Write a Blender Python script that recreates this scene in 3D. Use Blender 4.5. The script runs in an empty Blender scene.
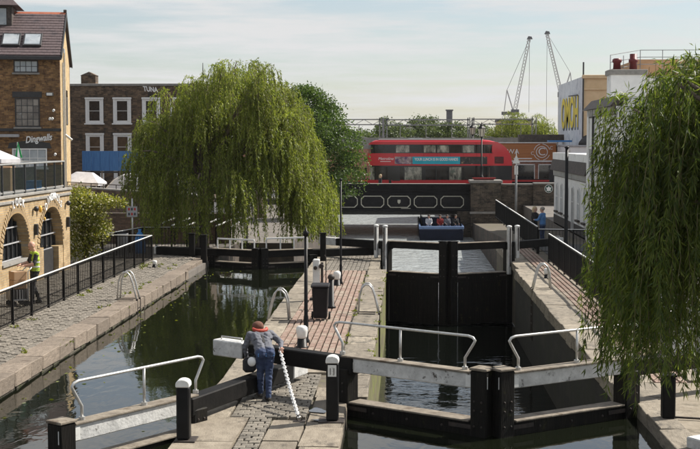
import bpy, bmesh, math, random
import numpy as np
from mathutils import Vector, Matrix
R = math.radians
random.seed(7); rng = np.random.default_rng(7)
S = bpy.context.scene
COL = S.collection

# ------------------------------------------------------------------ camera
cam = bpy.data.cameras.new('camera'); camo = bpy.data.objects.new('camera', cam); COL.objects.link(camo)
camo.location = (0, 0, 4.6); camo.rotation_euler = (R(90 - 3.776), 0, R(2.56))
cam.sensor_width = 36; cam.lens = 64.29; cam.clip_start = 0.1; cam.clip_end = 6000
S.camera = camo

# ------------------------------------------------------------------ sky + sun
SUN_AZ = 61.0      # degrees clockwise from the lock axis (+Y) towards +X
SUN_EL = 45.0
world = bpy.data.worlds.new('World'); S.world = world; world.use_nodes = True
nt = world.node_tree; nt.nodes.clear()
def wn(t, **k):
    n = nt.nodes.new(t)
    for a, b in k.items(): setattr(n, a, b)
    return n
sky = wn('ShaderNodeTexSky', sky_type='NISHITA', sun_disc=False)
sky.sun_elevation = R(SUN_EL); sky.sun_rotation = R(SUN_AZ); sky.air_density = 1.0; sky.dust_density = 0.9; sky.ozone_density = 1.0
tc = wn('ShaderNodeTexCoord')
sep = wn('ShaderNodeSeparateXYZ'); nt.links.new(tc.outputs['Generated'], sep.inputs[0])
mp = wn('ShaderNodeMapping'); mp.inputs['Scale'].default_value = (2.4, 2.4, 26.0)
nt.links.new(tc.outputs['Generated'], mp.inputs[0])
nz = wn('ShaderNodeTexNoise'); nz.inputs['Scale'].default_value = 2.4; nz.inputs['Detail'].default_value = 7; nz.inputs['Roughness'].default_value = 0.6
nt.links.new(mp.outputs[0], nz.inputs['Vector'])
cr = wn('ShaderNodeValToRGB'); cr.color_ramp.elements[0].position = 0.40; cr.color_ramp.elements[1].position = 0.60
cr.color_ramp.elements[0].color = (0.28, 0.28, 0.28, 1); cr.color_ramp.elements[1].color = (1.0, 1.0, 1.0, 1)
nt.links.new(nz.outputs['Fac'], cr.inputs[0])
mx = wn('ShaderNodeMix', data_type='RGBA')
mx.inputs['B'].default_value = (6.5, 6.55, 6.6, 1)      # thin high cloud, everywhere in the sky
nt.links.new(cr.outputs['Color'], mx.inputs['Factor']); nt.links.new(sky.outputs[0], mx.inputs['A'])
bg = wn('ShaderNodeBackground'); bg.inputs['Strength'].default_value = 0.075
nt.links.new(mx.outputs['Result'], bg.inputs['Color'])
wo = wn('ShaderNodeOutputWorld'); nt.links.new(bg.outputs[0], wo.inputs['Surface'])
sun = bpy.data.lights.new('sun', 'SUN'); sun.energy = 5.0; sun.angle = R(0.6); sun.color = (1.0, 0.94, 0.85)
suno = bpy.data.objects.new('sun', sun); COL.objects.link(suno)
sd = Vector((math.sin(R(SUN_AZ)) * math.cos(R(SUN_EL)), math.cos(R(SUN_AZ)) * math.cos(R(SUN_EL)), math.sin(R(SUN_EL))))
suno.rotation_euler = (-sd).to_track_quat('-Z', 'Y').to_euler(); suno.location = (30, 30, 40)
S.view_settings.view_transform = 'Standard'; S.view_settings.look = 'None'
S.view_settings.exposure = 0.64; S.view_settings.gamma = 1.0; S.view_settings.use_curve_mapping = False
S.render.engine = 'CYCLES'
S.cycles.max_bounces = 8; S.cycles.transparent_max_bounces = 12

# ------------------------------------------------------------------ materials
M = {}
def _nodes(name):
    m = bpy.data.materials.new(name); m.use_nodes = True
    n = m.node_tree; p = n.nodes['Principled BSDF']; M[name] = m
    return m, n, p
def _new(n, t, **k):
    x = n.nodes.new(t)
    for a, b in k.items(): setattr(x, a, b)
    return x
def rgb(c): return (c[0], c[1], c[2], 1)
def mat(name, c1, c2=None, scale=4.0, rough=0.8, bump=0.0, bscale=30.0, rnd=0.0, metal=0.0, spec=0.5, stretch=(1, 1, 1), c3=None, s3=1.2, t3=0.55, coat=0.0):
    """principled with two noise-mixed tones, optional larger stains (c3), per-object tint and bump"""
    m, n, p = _nodes(name)
    c2 = c2 or c1
    co = _new(n, 'ShaderNodeTexCoord'); mpg = _new(n, 'ShaderNodeMapping'); mpg.inputs['Scale'].default_value = stretch
    oi = _new(n, 'ShaderNodeObjectInfo')
    add = _new(n, 'ShaderNodeVectorMath', operation='MULTIPLY_ADD'); add.inputs[1].default_value = (13, 7, 5)
    comb = _new(n, 'ShaderNodeCombineXYZ')
    for i in range(3): n.links.new(oi.outputs['Random'], comb.inputs[i])
    n.links.new(comb.outputs[0], add.inputs[0]); n.links.new(co.outputs['Object'], add.inputs[2])
    n.links.new(add.outputs[0], mpg.inputs[0])
    no = _new(n, 'ShaderNodeTexNoise'); no.inputs['Scale'].default_value = scale; no.inputs['Detail'].default_value = 6; no.inputs['Roughness'].default_value = 0.65
    n.links.new(mpg.outputs[0], no.inputs['Vector'])
    rp = _new(n, 'ShaderNodeValToRGB'); rp.color_ramp.elements[0].position = 0.35; rp.color_ramp.elements[1].position = 0.67
    rp.color_ramp.elements[0].color = rgb(c1); rp.color_ramp.elements[1].color = rgb(c2)
    n.links.new(no.outputs['Fac'], rp.inputs[0]); col = rp.outputs['Color']
    if c3:
        n3 = _new(n, 'ShaderNodeTexNoise'); n3.inputs['Scale'].default_value = s3; n3.inputs['Detail'].default_value = 8; n3.inputs['Roughness'].default_value = 0.7
        n.links.new(add.outputs[0], n3.inputs['Vector'])
        r3 = _new(n, 'ShaderNodeValToRGB'); r3.color_ramp.elements[0].position = t3; r3.color_ramp.elements[1].position = t3 + 0.09
        n.links.new(n3.outputs['Fac'], r3.inputs[0])
        m3 = _new(n, 'ShaderNodeMix', data_type='RGBA'); m3.inputs['B'].default_value = rgb(c3)
        n.links.new(r3.outputs['Color'], m3.inputs['Factor']); n.links.new(col, m3.inputs['A']); col = m3.outputs['Result']
    if rnd:
        hs = _new(n, 'ShaderNodeHueSaturation'); mr = _new(n, 'ShaderNodeMapRange')
        mr.inputs['To Min'].default_value = 1 - rnd; mr.inputs['To Max'].default_value = 1 + rnd
        n.links.new(oi.outputs['Random'], mr.inputs['Value']); n.links.new(mr.outputs['Result'], hs.inputs['Value'])
        n.links.new(col, hs.inputs['Color']); col = hs.outputs['Color']
    n.links.new(col, p.inputs['Base Color'])
    p.inputs['Roughness'].default_value = rough; p.inputs['Metallic'].default_value = metal; p.inputs['Specular IOR Level'].default_value = spec
    if coat: p.inputs['Coat Weight'].default_value = coat; p.inputs['Coat Roughness'].default_value = 0.08
    if bump:
        bn = _new(n, 'ShaderNodeTexNoise'); bn.inputs['Scale'].default_value = bscale; bn.inputs['Detail'].default_value = 5
        n.links.new(mpg.outputs[0], bn.inputs['Vector'])
        bp = _new(n, 'ShaderNodeBump'); bp.inputs['Strength'].default_value = bump; bp.inputs['Distance'].default_value = 0.02
        n.links.new(bn.outputs['Fac'], bp.inputs['Height']); n.links.new(bp.outputs[0], p.inputs['Normal'])
    return m
def brick(name, c1, c2, cm, axis='x', bw=0.225, bh=0.075, dirt=None, t3=0.55, bump=0.5, s3=0.9):
    """brickwork too far off to pick the bricks apart; axis = the horizontal axis that runs along the wall"""
    m, n, p = _nodes(name)
    co = _new(n, 'ShaderNodeTexCoord'); se = _new(n, 'ShaderNodeSeparateXYZ'); cb = _new(n, 'ShaderNodeCombineXYZ')
    n.links.new(co.outputs['Object'], se.inputs[0])
    n.links.new(se.outputs[0 if axis == 'x' else 1], cb.inputs[0]); n.links.new(se.outputs[2], cb.inputs[1])
    b = _new(n, 'ShaderNodeTexBrick'); b.inputs['Scale'].default_value = 1.0
    b.inputs['Brick Width'].default_value = bw; b.inputs['Row Height'].default_value = bh; b.inputs['Mortar Size'].default_value = 0.008
    b.inputs['Color1'].default_value = rgb(c1); b.inputs['Color2'].default_value = rgb(c2); b.inputs['Mortar'].default_value = rgb(cm); b.inputs['Bias'].default_value = -0.1
    n.links.new(cb.outputs[0], b.inputs['Vector'])
    no = _new(n, 'ShaderNodeTexNoise'); no.inputs['Scale'].default_value = 2.5; no.inputs['Detail'].default_value = 8; no.inputs['Roughness'].default_value = 0.7
    n.links.new(co.outputs['Object'], no.inputs['Vector'])
    mr = _new(n, 'ShaderNodeMapRange'); mr.inputs['From Min'].default_value = 0.3; mr.inputs['From Max'].default_value = 0.7; mr.inputs['To Min'].default_value = 0.6; mr.inputs['To Max'].default_value = 1.35
    n.links.new(no.outputs['Fac'], mr.inputs['Value'])
    hs = _new(n, 'ShaderNodeHueSaturation'); n.links.new(mr.outputs['Result'], hs.inputs['Value']); n.links.new(b.outputs['Color'], hs.inputs['Color'])
    col = hs.outputs['Color']
    if dirt:
        n3 = _new(n, 'ShaderNodeTexNoise'); n3.inputs['Scale'].default_value = s3; n3.inputs['Detail'].default_value = 9; n3.inputs['Roughness'].default_value = 0.75
        n.links.new(co.outputs['Object'], n3.inputs['Vector'])
        r3 = _new(n, 'ShaderNodeValToRGB'); r3.color_ramp.elements[0].position = t3; r3.color_ramp.elements[1].position = t3 + 0.1
        n.links.new(n3.outputs['Fac'], r3.inputs[0])
        m3 = _new(n, 'ShaderNodeMix', data_type='RGBA'); m3.inputs['B'].default_value = rgb(dirt)
        n.links.new(r3.outputs['Color'], m3.inputs['Factor']); n.links.new(col, m3.inputs['A']); col = m3.outputs['Result']
    n.links.new(col, p.inputs['Base Color']); p.inputs['Roughness'].default_value = 0.9
    bp = _new(n, 'ShaderNodeBump'); bp.inputs['Strength'].default_value = bump; bp.inputs['Distance'].default_value = 0.02
    n.links.new(b.outputs['Fac'], bp.inputs['Height']); bp.invert = True; n.links.new(bp.outputs[0], p.inputs['Normal'])
    return m
def water(name, base, sc, strength, stretch=(1, 1, 1), rough=0.03, dist=0.05, sc2=None):
    m, n, p = _nodes(name)
    co = _new(n, 'ShaderNodeTexCoord'); mpg = _new(n, 'ShaderNodeMapping'); mpg.inputs['Scale'].default_value = stretch
    n.links.new(co.outputs['Object'], mpg.inputs[0])
    a = _new(n, 'ShaderNodeTexNoise'); a.inputs['Scale'].default_value = sc; a.inputs['Detail'].default_value = 3; a.inputs['Distortion'].default_value = 0.6
    b = _new(n, 'ShaderNodeTexNoise'); b.inputs['Scale'].default_value = sc2 or sc * 0.22; b.inputs['Detail'].default_value = 2
    n.links.new(mpg.outputs[0], a.inputs['Vector']); n.links.new(mpg.outputs[0], b.inputs['Vector'])
    mu = _new(n, 'ShaderNodeMath', operation='MULTIPLY'); n.links.new(a.outputs['Fac'], mu.inputs[0]); n.links.new(b.outputs['Fac'], mu.inputs[1])
    ad = _new(n, 'ShaderNodeMath', operation='MULTIPLY_ADD'); ad.inputs[1].default_value = 2.0
    n.links.new(mu.outputs[0], ad.inputs[0]); n.links.new(b.outputs['Fac'], ad.inputs[2])
    bp = _new(n, 'ShaderNodeBump'); bp.inputs['Strength'].default_value = strength; bp.inputs['Distance'].default_value = dist
    n.links.new(ad.outputs[0], bp.inputs['Height']); n.links.new(bp.outputs[0], p.inputs['Normal'])
    p.inputs['Base Color'].default_value = rgb(base); p.inputs['Roughness'].default_value = rough; p.inputs['IOR'].default_value = 1.33
    p.inputs['Specular IOR Level'].default_value = 0.5
    return m
def leafmat(name, c1, c2, trans=0.45, ctr=None):
    m, n, p = _nodes(name)
    g = _new(n, 'ShaderNodeNewGeometry'); rp = _new(n, 'ShaderNodeValToRGB')
    rp.color_ramp.elements[0].color = rgb(c1); rp.color_ramp.elements[1].color = rgb(c2)
    n.links.new(g.outputs['Random Per Island'], rp.inputs[0])
    co = _new(n, 'ShaderNodeTexCoord'); no = _new(n, 'ShaderNodeTexNoise'); no.inputs['Scale'].default_value = 0.9; no.inputs['Detail'].default_value = 4
    n.links.new(co.outputs['Object'], no.inputs['Vector'])
    mr = _new(n, 'ShaderNodeMapRange'); mr.inputs['From Min'].default_value = 0.3; mr.inputs['From Max'].default_value = 0.7; mr.inputs['To Min'].default_value = 0.62; mr.inputs['To Max'].default_value = 1.4
    n.links.new(no.outputs['Fac'], mr.inputs['Value'])
    hs = _new(n, 'ShaderNodeHueSaturation'); n.links.new(mr.outputs['Result'], hs.inputs['Value']); n.links.new(rp.outputs['Color'], hs.inputs['Color'])
    n.links.new(hs.outputs['Color'], p.inputs['Base Color']); p.inputs['Roughness'].default_value = 0.5; p.inputs['Specular IOR Level'].default_value = 0.35
    t = _new(n, 'ShaderNodeBsdfTranslucent'); h2 = _new(n, 'ShaderNodeHueSaturation'); h2.inputs['Value'].default_value = 1.5; h2.inputs['Hue'].default_value = 0.497; h2.inputs['Saturation'].default_value = 1.1
    n.links.new(hs.outputs['Color'], h2.inputs['Color']); n.links.new(h2.outputs['Color'], t.inputs['Color'])
    ms = _new(n, 'ShaderNodeMixShader'); ms.inputs[0].default_value = trans
    n.links.new(p.outputs[0], ms.inputs[1]); n.links.new(t.outputs[0], ms.inputs[2])
    n.links.new(ms.outputs[0], n.nodes['Material Output'].inputs['Surface'])
    return m
def glassmat(name, tint, fac, rough=0.03):
    """thin pane: partly see-through, partly glossy"""
    m, n, p = _nodes(name)
    p.inputs['Base Color'].default_value = rgb(tint); p.inputs['Roughness'].default_value = rough; p.inputs['Specular IOR Level'].default_value = 0.7
    t = _new(n, 'ShaderNodeBsdfTransparent'); t.inputs['Color'].default_value = (0.8, 0.85, 0.85, 1)
    ms = _new(n, 'ShaderNodeMixShader'); ms.inputs[0].default_value = fac
    n.links.new(p.outputs[0], ms.inputs[1]); n.links.new(t.outputs[0], ms.inputs[2]); n.links.new(ms.outputs[0], n.nodes['Material Output'].inputs['Surface'])
    return m

mat('stone', (0.158, 0.135, 0.102), (0.271, 0.234, 0.182), 5, 0.85, 0.6, 25, 0.25, c3=(0.086, 0.076, 0.059), s3=2.2, t3=0.54)
mat('pink_stone', (0.136, 0.109, 0.083), (0.231, 0.187, 0.146), 6, 0.85, 0.6, 25, 0.18, c3=(0.109, 0.082, 0.061), s3=2.5, t3=0.57)
mat('wet_stone', (0.055, 0.05, 0.035), (0.13, 0.11, 0.08), 5, 0.7, 0.6, 25, 0.2, c3=(0.045, 0.055, 0.015), s3=2.2, t3=0.52)
mat('slab', (0.178, 0.149, 0.112), (0.284, 0.244, 0.188), 4, 0.85, 0.5, 30, 0.2, c3=(0.099, 0.083, 0.063), s3=1.6, t3=0.54)
mat('sett', (0.128, 0.112, 0.090), (0.232, 0.210, 0.173), 7, 0.8, 0.5, 40, 0.3)
mat('towpath_sett', (0.108, 0.096, 0.078), (0.216, 0.191, 0.158), 5, 0.85, 0.5, 40, c3=(0.086, 0.079, 0.065), s3=3, t3=0.56)
mat('paving_brick', (0.19, 0.122, 0.095), (0.32, 0.228, 0.18), 7, 0.85, 0.4, 40, c3=(0.29, 0.235, 0.185), s3=1.8, t3=0.50)
mat('earth', (0.07, 0.06, 0.045), (0.14, 0.115, 0.085), 3, 0.95, 0.5, 20, c3=(0.09, 0.10, 0.03), s3=1.5)
mat('ground', (0.10, 0.09, 0.08), (0.17, 0.15, 0.13), 1.5, 0.9, 0.3, 15)
mat('sand_ground', (0.198, 0.165, 0.119), (0.277, 0.238, 0.185), 3, 0.9, 0.6, 18, c3=(0.132, 0.112, 0.079), s3=1.2)
mat('asphalt', (0.045, 0.045, 0.047), (0.07, 0.07, 0.07), 5, 0.9, 0.3, 60)
mat('moss', (0.09, 0.12, 0.015), (0.22, 0.24, 0.03), 9, 0.95, 0.8, 30)
mat('black_timber', (0.004, 0.004, 0.004), (0.012, 0.011, 0.010), 3, 0.65, 0.35, 14, spec=0.15, c3=(0.04, 0.034, 0.028), s3=4, t3=0.68, stretch=(1, 1, 1))
mat('wet_timber', (0.004, 0.004, 0.0035), (0.013, 0.011, 0.009), 5, 0.6, 0.7, 20, spec=0.18, stretch=(3, 3, .25), c3=(0.035, 0.036, 0.014), s3=4, t3=0.6)
mat('white_timber', (0.42, 0.42, 0.41), (0.66, 0.66, 0.64), 4, 0.7, 0.4, 22, c3=(0.07, 0.06, 0.05), s3=7, t3=0.585)
mat('bare_timber', (0.128, 0.106, 0.081), (0.246, 0.212, 0.166), 5, 0.85, 0.5, 20, stretch=(1, 1, 1), c3=(0.102, 0.076, 0.051), s3=3)
mat('black_paint', (0.003, 0.003, 0.0035), (0.008, 0.008, 0.009), 6, 0.45, 0.1, 40, rnd=0.2, spec=0.22)
mat('white_paint', (0.62, 0.62, 0.60), (0.76, 0.76, 0.73), 6, 0.5, 0.1, 30, c3=(0.22, 0.19, 0.15), s3=7, t3=0.6)
mat('steel', (0.42, 0.42, 0.41), (0.60, 0.60, 0.58), 12, 0.38, 0.05, 60, metal=0.6)
mat('iron', (0.015, 0.012, 0.010), (0.05, 0.036, 0.028), 12, 0.65, 0.2, 60)
brick('brick_yellow_y', (0.344, 0.230, 0.107), (0.451, 0.328, 0.172), (0.295, 0.254, 0.197), 'y', dirt=(0.131, 0.082, 0.049), t3=0.60)
brick('brick_yellow_x', (0.42, 0.28, 0.13), (0.55, 0.40, 0.21), (0.36, 0.31, 0.24), 'x', dirt=(0.16, 0.10, 0.06), t3=0.60)
brick('brick_stock_x', (0.136, 0.068, 0.028), (0.336, 0.188, 0.072), (0.160, 0.120, 0.080), 'x', bw=0.24, bh=0.08, dirt=(0.068, 0.036, 0.018), t3=0.52, s3=3.2)
brick('brick_stock_y', (0.451, 0.312, 0.139), (0.508, 0.377, 0.197), (0.369, 0.312, 0.230), 'y', dirt=(0.246, 0.148, 0.066), t3=0.58)
brick('brick_sooty_x', (0.07, 0.045, 0.028), (0.19, 0.125, 0.075), (0.10, 0.085, 0.07), 'x', bw=0.3, bh=0.1, dirt=(0.03, 0.024, 0.02), t3=0.52, s3=1.6)
brick('brick_sooty_y', (0.085, 0.062, 0.045), (0.17, 0.115, 0.08), (0.13, 0.115, 0.10), 'y', dirt=(0.045, 0.035, 0.03), t3=0.52)
brick('brick_pier_x', (0.045, 0.034, 0.025), (0.13, 0.10, 0.07), (0.10, 0.088, 0.072), 'x', bw=0.3, bh=0.1, dirt=(0.022, 0.019, 0.016), t3=0.52, s3=1.5)
brick('brick_wall_dark', (0.10, 0.062, 0.042), (0.19, 0.12, 0.08), (0.12, 0.10, 0.085), 'x', dirt=(0.045, 0.032, 0.025), t3=0.53)
brick('brick_wall_dark_y', (0.05, 0.036, 0.028), (0.10, 0.07, 0.05), (0.07, 0.06, 0.05), 'y', dirt=(0.025, 0.022, 0.018), t3=0.48)
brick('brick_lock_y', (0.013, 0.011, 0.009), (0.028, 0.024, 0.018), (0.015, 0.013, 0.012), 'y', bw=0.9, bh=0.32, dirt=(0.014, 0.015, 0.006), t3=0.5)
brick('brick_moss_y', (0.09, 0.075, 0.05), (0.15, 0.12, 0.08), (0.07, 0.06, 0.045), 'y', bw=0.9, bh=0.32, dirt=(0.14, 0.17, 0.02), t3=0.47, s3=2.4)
brick('brick_red_x', (0.32, 0.12, 0.07), (0.40, 0.17, 0.10), (0.3, 0.24, 0.2), 'x')
mat('slate', (0.075, 0.052, 0.055), (0.125, 0.09, 0.09), 6, 0.7, 0.4, 25, stretch=(3, 1, 1), c3=(0.05, 0.04, 0.045), s3=1.2)
mat('ridge_tile', (0.36, 0.10, 0.05), (0.45, 0.15, 0.08), 5, 0.8)
mat('dark_tile', (0.035, 0.028, 0.025), (0.09, 0.072, 0.062), 6, 0.75, 0.3, 20)
mat('white_render', (0.68, 0.68, 0.67), (0.78, 0.78, 0.76), 1.5, 0.85, 0.1, 30, c3=(0.50, 0.49, 0.46), s3=1.3, t3=0.57)
mat('mural_render', (0.50, 0.53, 0.57), (0.66, 0.68, 0.71), 1.2, 0.85, 0.1, 30, c3=(0.33, 0.36, 0.42), s3=0.7, t3=0.56)
mat('tan_render', (0.62, 0.45, 0.26), (0.70, 0.52, 0.32), 1.5, 0.85, 0.1, 30)
mat('orange_brick', (0.40, 0.23, 0.12), (0.48, 0.29, 0.16), 2, 0.85, 0.1, 30)
mat('sash_white', (0.70, 0.70, 0.69), (0.80, 0.80, 0.78), 6, 0.55)
mat('frame_dark', (0.018, 0.018, 0.02), (0.035, 0.035, 0.037), 6, 0.5)
mat('pane_dark', (0.012, 0.014, 0.016), (0.03, 0.032, 0.034), 1.2, 0.06, spec=0.8)
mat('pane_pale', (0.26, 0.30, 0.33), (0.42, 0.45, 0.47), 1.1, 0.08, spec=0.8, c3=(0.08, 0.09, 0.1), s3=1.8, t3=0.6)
mat('pane_brown', (0.05, 0.035, 0.025), (0.12, 0.085, 0.06), 1.5, 0.07, spec=0.8)
mat('pane_mixed', (0.06, 0.045, 0.035), (0.22, 0.19, 0.16), 1.3, 0.07, spec=0.8, c3=(0.3, 0.3, 0.29), s3=2.2, t3=0.6)
mat('hoarding_blue', (0.03, 0.13, 0.36), (0.06, 0.20, 0.46), 2, 0.6, 0.1, 20, stretch=(6, 1, 0.6))
mat('canvas_white', (0.46, 0.45, 0.46), (0.62, 0.61, 0.62), 2, 0.8, 0.3, 6)
mat('van_white', (0.74, 0.74, 0.75), (0.80, 0.80, 0.80), 2, 0.3, coat=0.5)
mat('bus_red', (0.50, 0.012, 0.022), (0.54, 0.016, 0.026), 1.0, 0.28, coat=0.6)
mat('bus_red_dark', (0.10, 0.006, 0.008), (0.14, 0.008, 0.01), 8, 0.5)
mat('bus_roof', (0.62, 0.60, 0.60), (0.72, 0.70, 0.70), 2, 0.4)
mat('bus_black', (0.008, 0.008, 0.010), (0.014, 0.014, 0.016), 2, 0.12, coat=0.6)
mat('bus_inner', (0.55, 0.52, 0.45), (0.65, 0.62, 0.55), 2, 0.7)
mat('bus_seat', (0.30, 0.22, 0.17), (0.42, 0.33, 0.26), 5, 0.85)
glassmat('bus_glass', (0.03, 0.035, 0.035), 0.6)
mat('bus_glass_pale', (0.025, 0.028, 0.026), (0.50, 0.48, 0.39), 2.0, 0.06, spec=0.8, stretch=(1.6, 1, .7), c3=(0.10, 0.13, 0.10), s3=2.6, t3=0.55)  # opaque pane; light and dark of the view through the bus painted as patches
glassmat('clear_glass', (0.03, 0.035, 0.035), 0.6)
mat('tyre', (0.015, 0.015, 0.015), (0.025, 0.025, 0.025), 8, 0.85)
mat('ad_teal', (0.01, 0.34, 0.45), (0.02, 0.40, 0.52), 2, 0.4)
mat('ad_photo', (0.05, 0.03, 0.04), (0.55, 0.42, 0.42), 3.0, 0.4, c3=(0.10, 0.05, 0.14), s3=2.5, t3=0.5)
mat('ad_food', (0.02, 0.02, 0.02), (0.06, 0.05, 0.05), 3.0, 0.4, c3=(0.5, 0.36, 0.22), s3=2.2, t3=0.58)
mat('letter_white', (0.75, 0.75, 0.74), (0.80, 0.80, 0.79), 6, 0.6)
mat('letter_yellow', (0.62, 0.48, 0.02), (0.72, 0.56, 0.05), 4, 0.7)
mat('letter_dark', (0.03, 0.035, 0.05), (0.06, 0.065, 0.08), 4, 0.7)
mat('bridge_black', (0.006, 0.006, 0.008), (0.016, 0.016, 0.019), 2, 0.5, 0.3, 9, spec=0.2, c3=(0.045, 0.028, 0.018), s3=2.5, t3=0.62)
mat('bridge_cream', (0.42, 0.40, 0.33), (0.55, 0.53, 0.45), 8, 0.6)
mat('cap_stone', (0.195, 0.188, 0.173), (0.285, 0.270, 0.247), 4, 0.85, 0.4, 18)
mat('red_paint', (0.40, 0.02, 0.02), (0.46, 0.03, 0.03), 4, 0.5)
mat('shop_wood', (0.34, 0.12, 0.035), (0.46, 0.19, 0.06), 2.5, 0.6, 0.2, 12, stretch=(0.6, 1, 6))
mat('boat_blue', (0.006, 0.009, 0.022), (0.011, 0.016, 0.036), 2, 0.7, spec=0.15)
mat('boat_pale', (0.10, 0.16, 0.30), (0.14, 0.21, 0.36), 3, 0.5)
mat('gantry_grey', (0.16, 0.165, 0.17), (0.23, 0.235, 0.24), 3, 0.6)
mat('crane_grey', (0.42, 0.41, 0.40), (0.52, 0.51, 0.50), 3, 0.6)
mat('crane_dark', (0.08, 0.08, 0.09), (0.14, 0.14, 0.15), 3, 0.6)
mat('bark', (0.08, 0.06, 0.045), (0.20, 0.16, 0.12), 6, 0.9, 0.8, 14, stretch=(1, 1, 0.3))
mat('twig', (0.10, 0.085, 0.04), (0.16, 0.13, 0.06), 6, 0.8)
leafmat('leaf_willow', (0.085, 0.125, 0.018), (0.27, 0.30, 0.06), 0.45)
leafmat('leaf_willow_near', (0.04, 0.072, 0.014), (0.15, 0.185, 0.034), 0.48)
leafmat('leaf_plane', (0.03, 0.062, 0.014), (0.10, 0.15, 0.028), 0.35)
leafmat('leaf_shrub', (0.10, 0.13, 0.016), (0.30, 0.29, 0.06), 0.4)
leafmat('leaf_blossom', (0.45, 0.43, 0.26), (0.60, 0.57, 0.42), 0.3)
leafmat('leaf_far', (0.055, 0.085, 0.025), (0.11, 0.14, 0.04), 0.3)
leafmat('leaf_weed', (0.08, 0.11, 0.015), (0.20, 0.22, 0.03), 0.3)
mat('skin', (0.50, 0.28, 0.20), (0.56, 0.33, 0.24), 20, 0.55)
mat('hair_dark', (0.02, 0.014, 0.01), (0.05, 0.035, 0.025), 30, 0.6, 0.5, 60)
mat('hair_grey', (0.22, 0.19, 0.16), (0.36, 0.32, 0.28), 30, 0.7, 0.5, 60)
mat('hair_blond', (0.40, 0.30, 0.17), (0.55, 0.43, 0.28), 30, 0.6, 0.5, 60)
mat('eye', (0.02, 0.02, 0.02), None, 5, 0.2)
mat('hoodie_grey', (0.10, 0.105, 0.125), (0.17, 0.175, 0.20), 14, 0.9, 0.6, 18)
mat('jeans', (0.018, 0.030, 0.075), (0.048, 0.072, 0.14), 9, 0.9, 0.6, 22)
mat('boots', (0.02, 0.017, 0.014), (0.05, 0.042, 0.034), 12, 0.7)
mat('life_red', (0.34, 0.035, 0.018), (0.42, 0.06, 0.03), 8, 0.6)
mat('cap_brown', (0.10, 0.04, 0.025), (0.16, 0.07, 0.045), 9, 0.9, 0.4, 30)
mat('strap', (0.015, 0.015, 0.017), (0.03, 0.03, 0.03), 8, 0.7)
mat('rope_white', (0.66, 0.66, 0.65), (0.78, 0.78, 0.77), 20, 0.7)
mat('hi_vis', (0.30, 0.42, 0.03), (0.40, 0.54, 0.05), 6, 0.7)
mat('reflective', (0.6, 0.6, 0.6), (0.7, 0.7, 0.7), 6, 0.4)
mat('cloth_black', (0.014, 0.014, 0.016), (0.03, 0.03, 0.032), 10, 0.9, 0.4, 20)
mat('cloth_blue', (0.07, 0.18, 0.40), (0.11, 0.25, 0.50), 10, 0.9, 0.5, 20)
mat('cloth_white', (0.40, 0.41, 0.44), (0.52, 0.53, 0.56), 10, 0.9, 0.4, 20)
mat('cloth_red', (0.22, 0.02, 0.02), (0.28, 0.03, 0.03), 10, 0.9)
mat('cardboard', (0.36, 0.22, 0.12), (0.44, 0.28, 0.16), 5, 0.85)
mat('plastic_blue', (0.02, 0.16, 0.42), (0.03, 0.20, 0.48), 4, 0.4)
mat('plastic_grey', (0.30, 0.30, 0.31), (0.40, 0.40, 0.41), 4, 0.6)
mat('bin_black', (0.008, 0.007, 0.008), (0.016, 0.014, 0.016), 4, 0.6, 0.2, 20, spec=0.25)
mat('flag_green', (0.01, 0.22, 0.06), None, 4, 0.8)
mat('flag_white', (0.7, 0.7, 0.7), None, 4, 0.8)
mat('lamp_glass', (0.62, 0.58, 0.46), (0.72, 0.68, 0.55), 4, 0.25)
mat('logo_green', (0.015, 0.06, 0.045), (0.02, 0.08, 0.055), 4, 0.5)
mat('puddle_wet', (0.05, 0.045, 0.04), (0.07, 0.06, 0.05), 4, 0.03, spec=0.8)
mat('lamp_amber', (0.8, 0.45, 0.08), None, 4, 0.4)
water('water_calm', (0.006, 0.0075, 0.004), 2.6, 0.07, (1.0, 0.55, 1), 0.03, 0.05)
M['water_calm'].node_tree.nodes['Principled BSDF'].inputs['IOR'].default_value = 1.45
water('water_chamber', (0.003, 0.004, 0.003), 2.6, 0.12, (0.5, 1.0, 1), 0.03, 0.10)
water('water_low', (0.40, 0.43, 0.43), 3.2, 0.8, (0.8, 1.0, 1), 0.12, 0.20, sc2=1.3)  # pale base colour stands in for bright sky reflected off the ripples
M['water_low'].node_tree.nodes['Principled BSDF'].inputs['IOR'].default_value = 1.6

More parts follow.
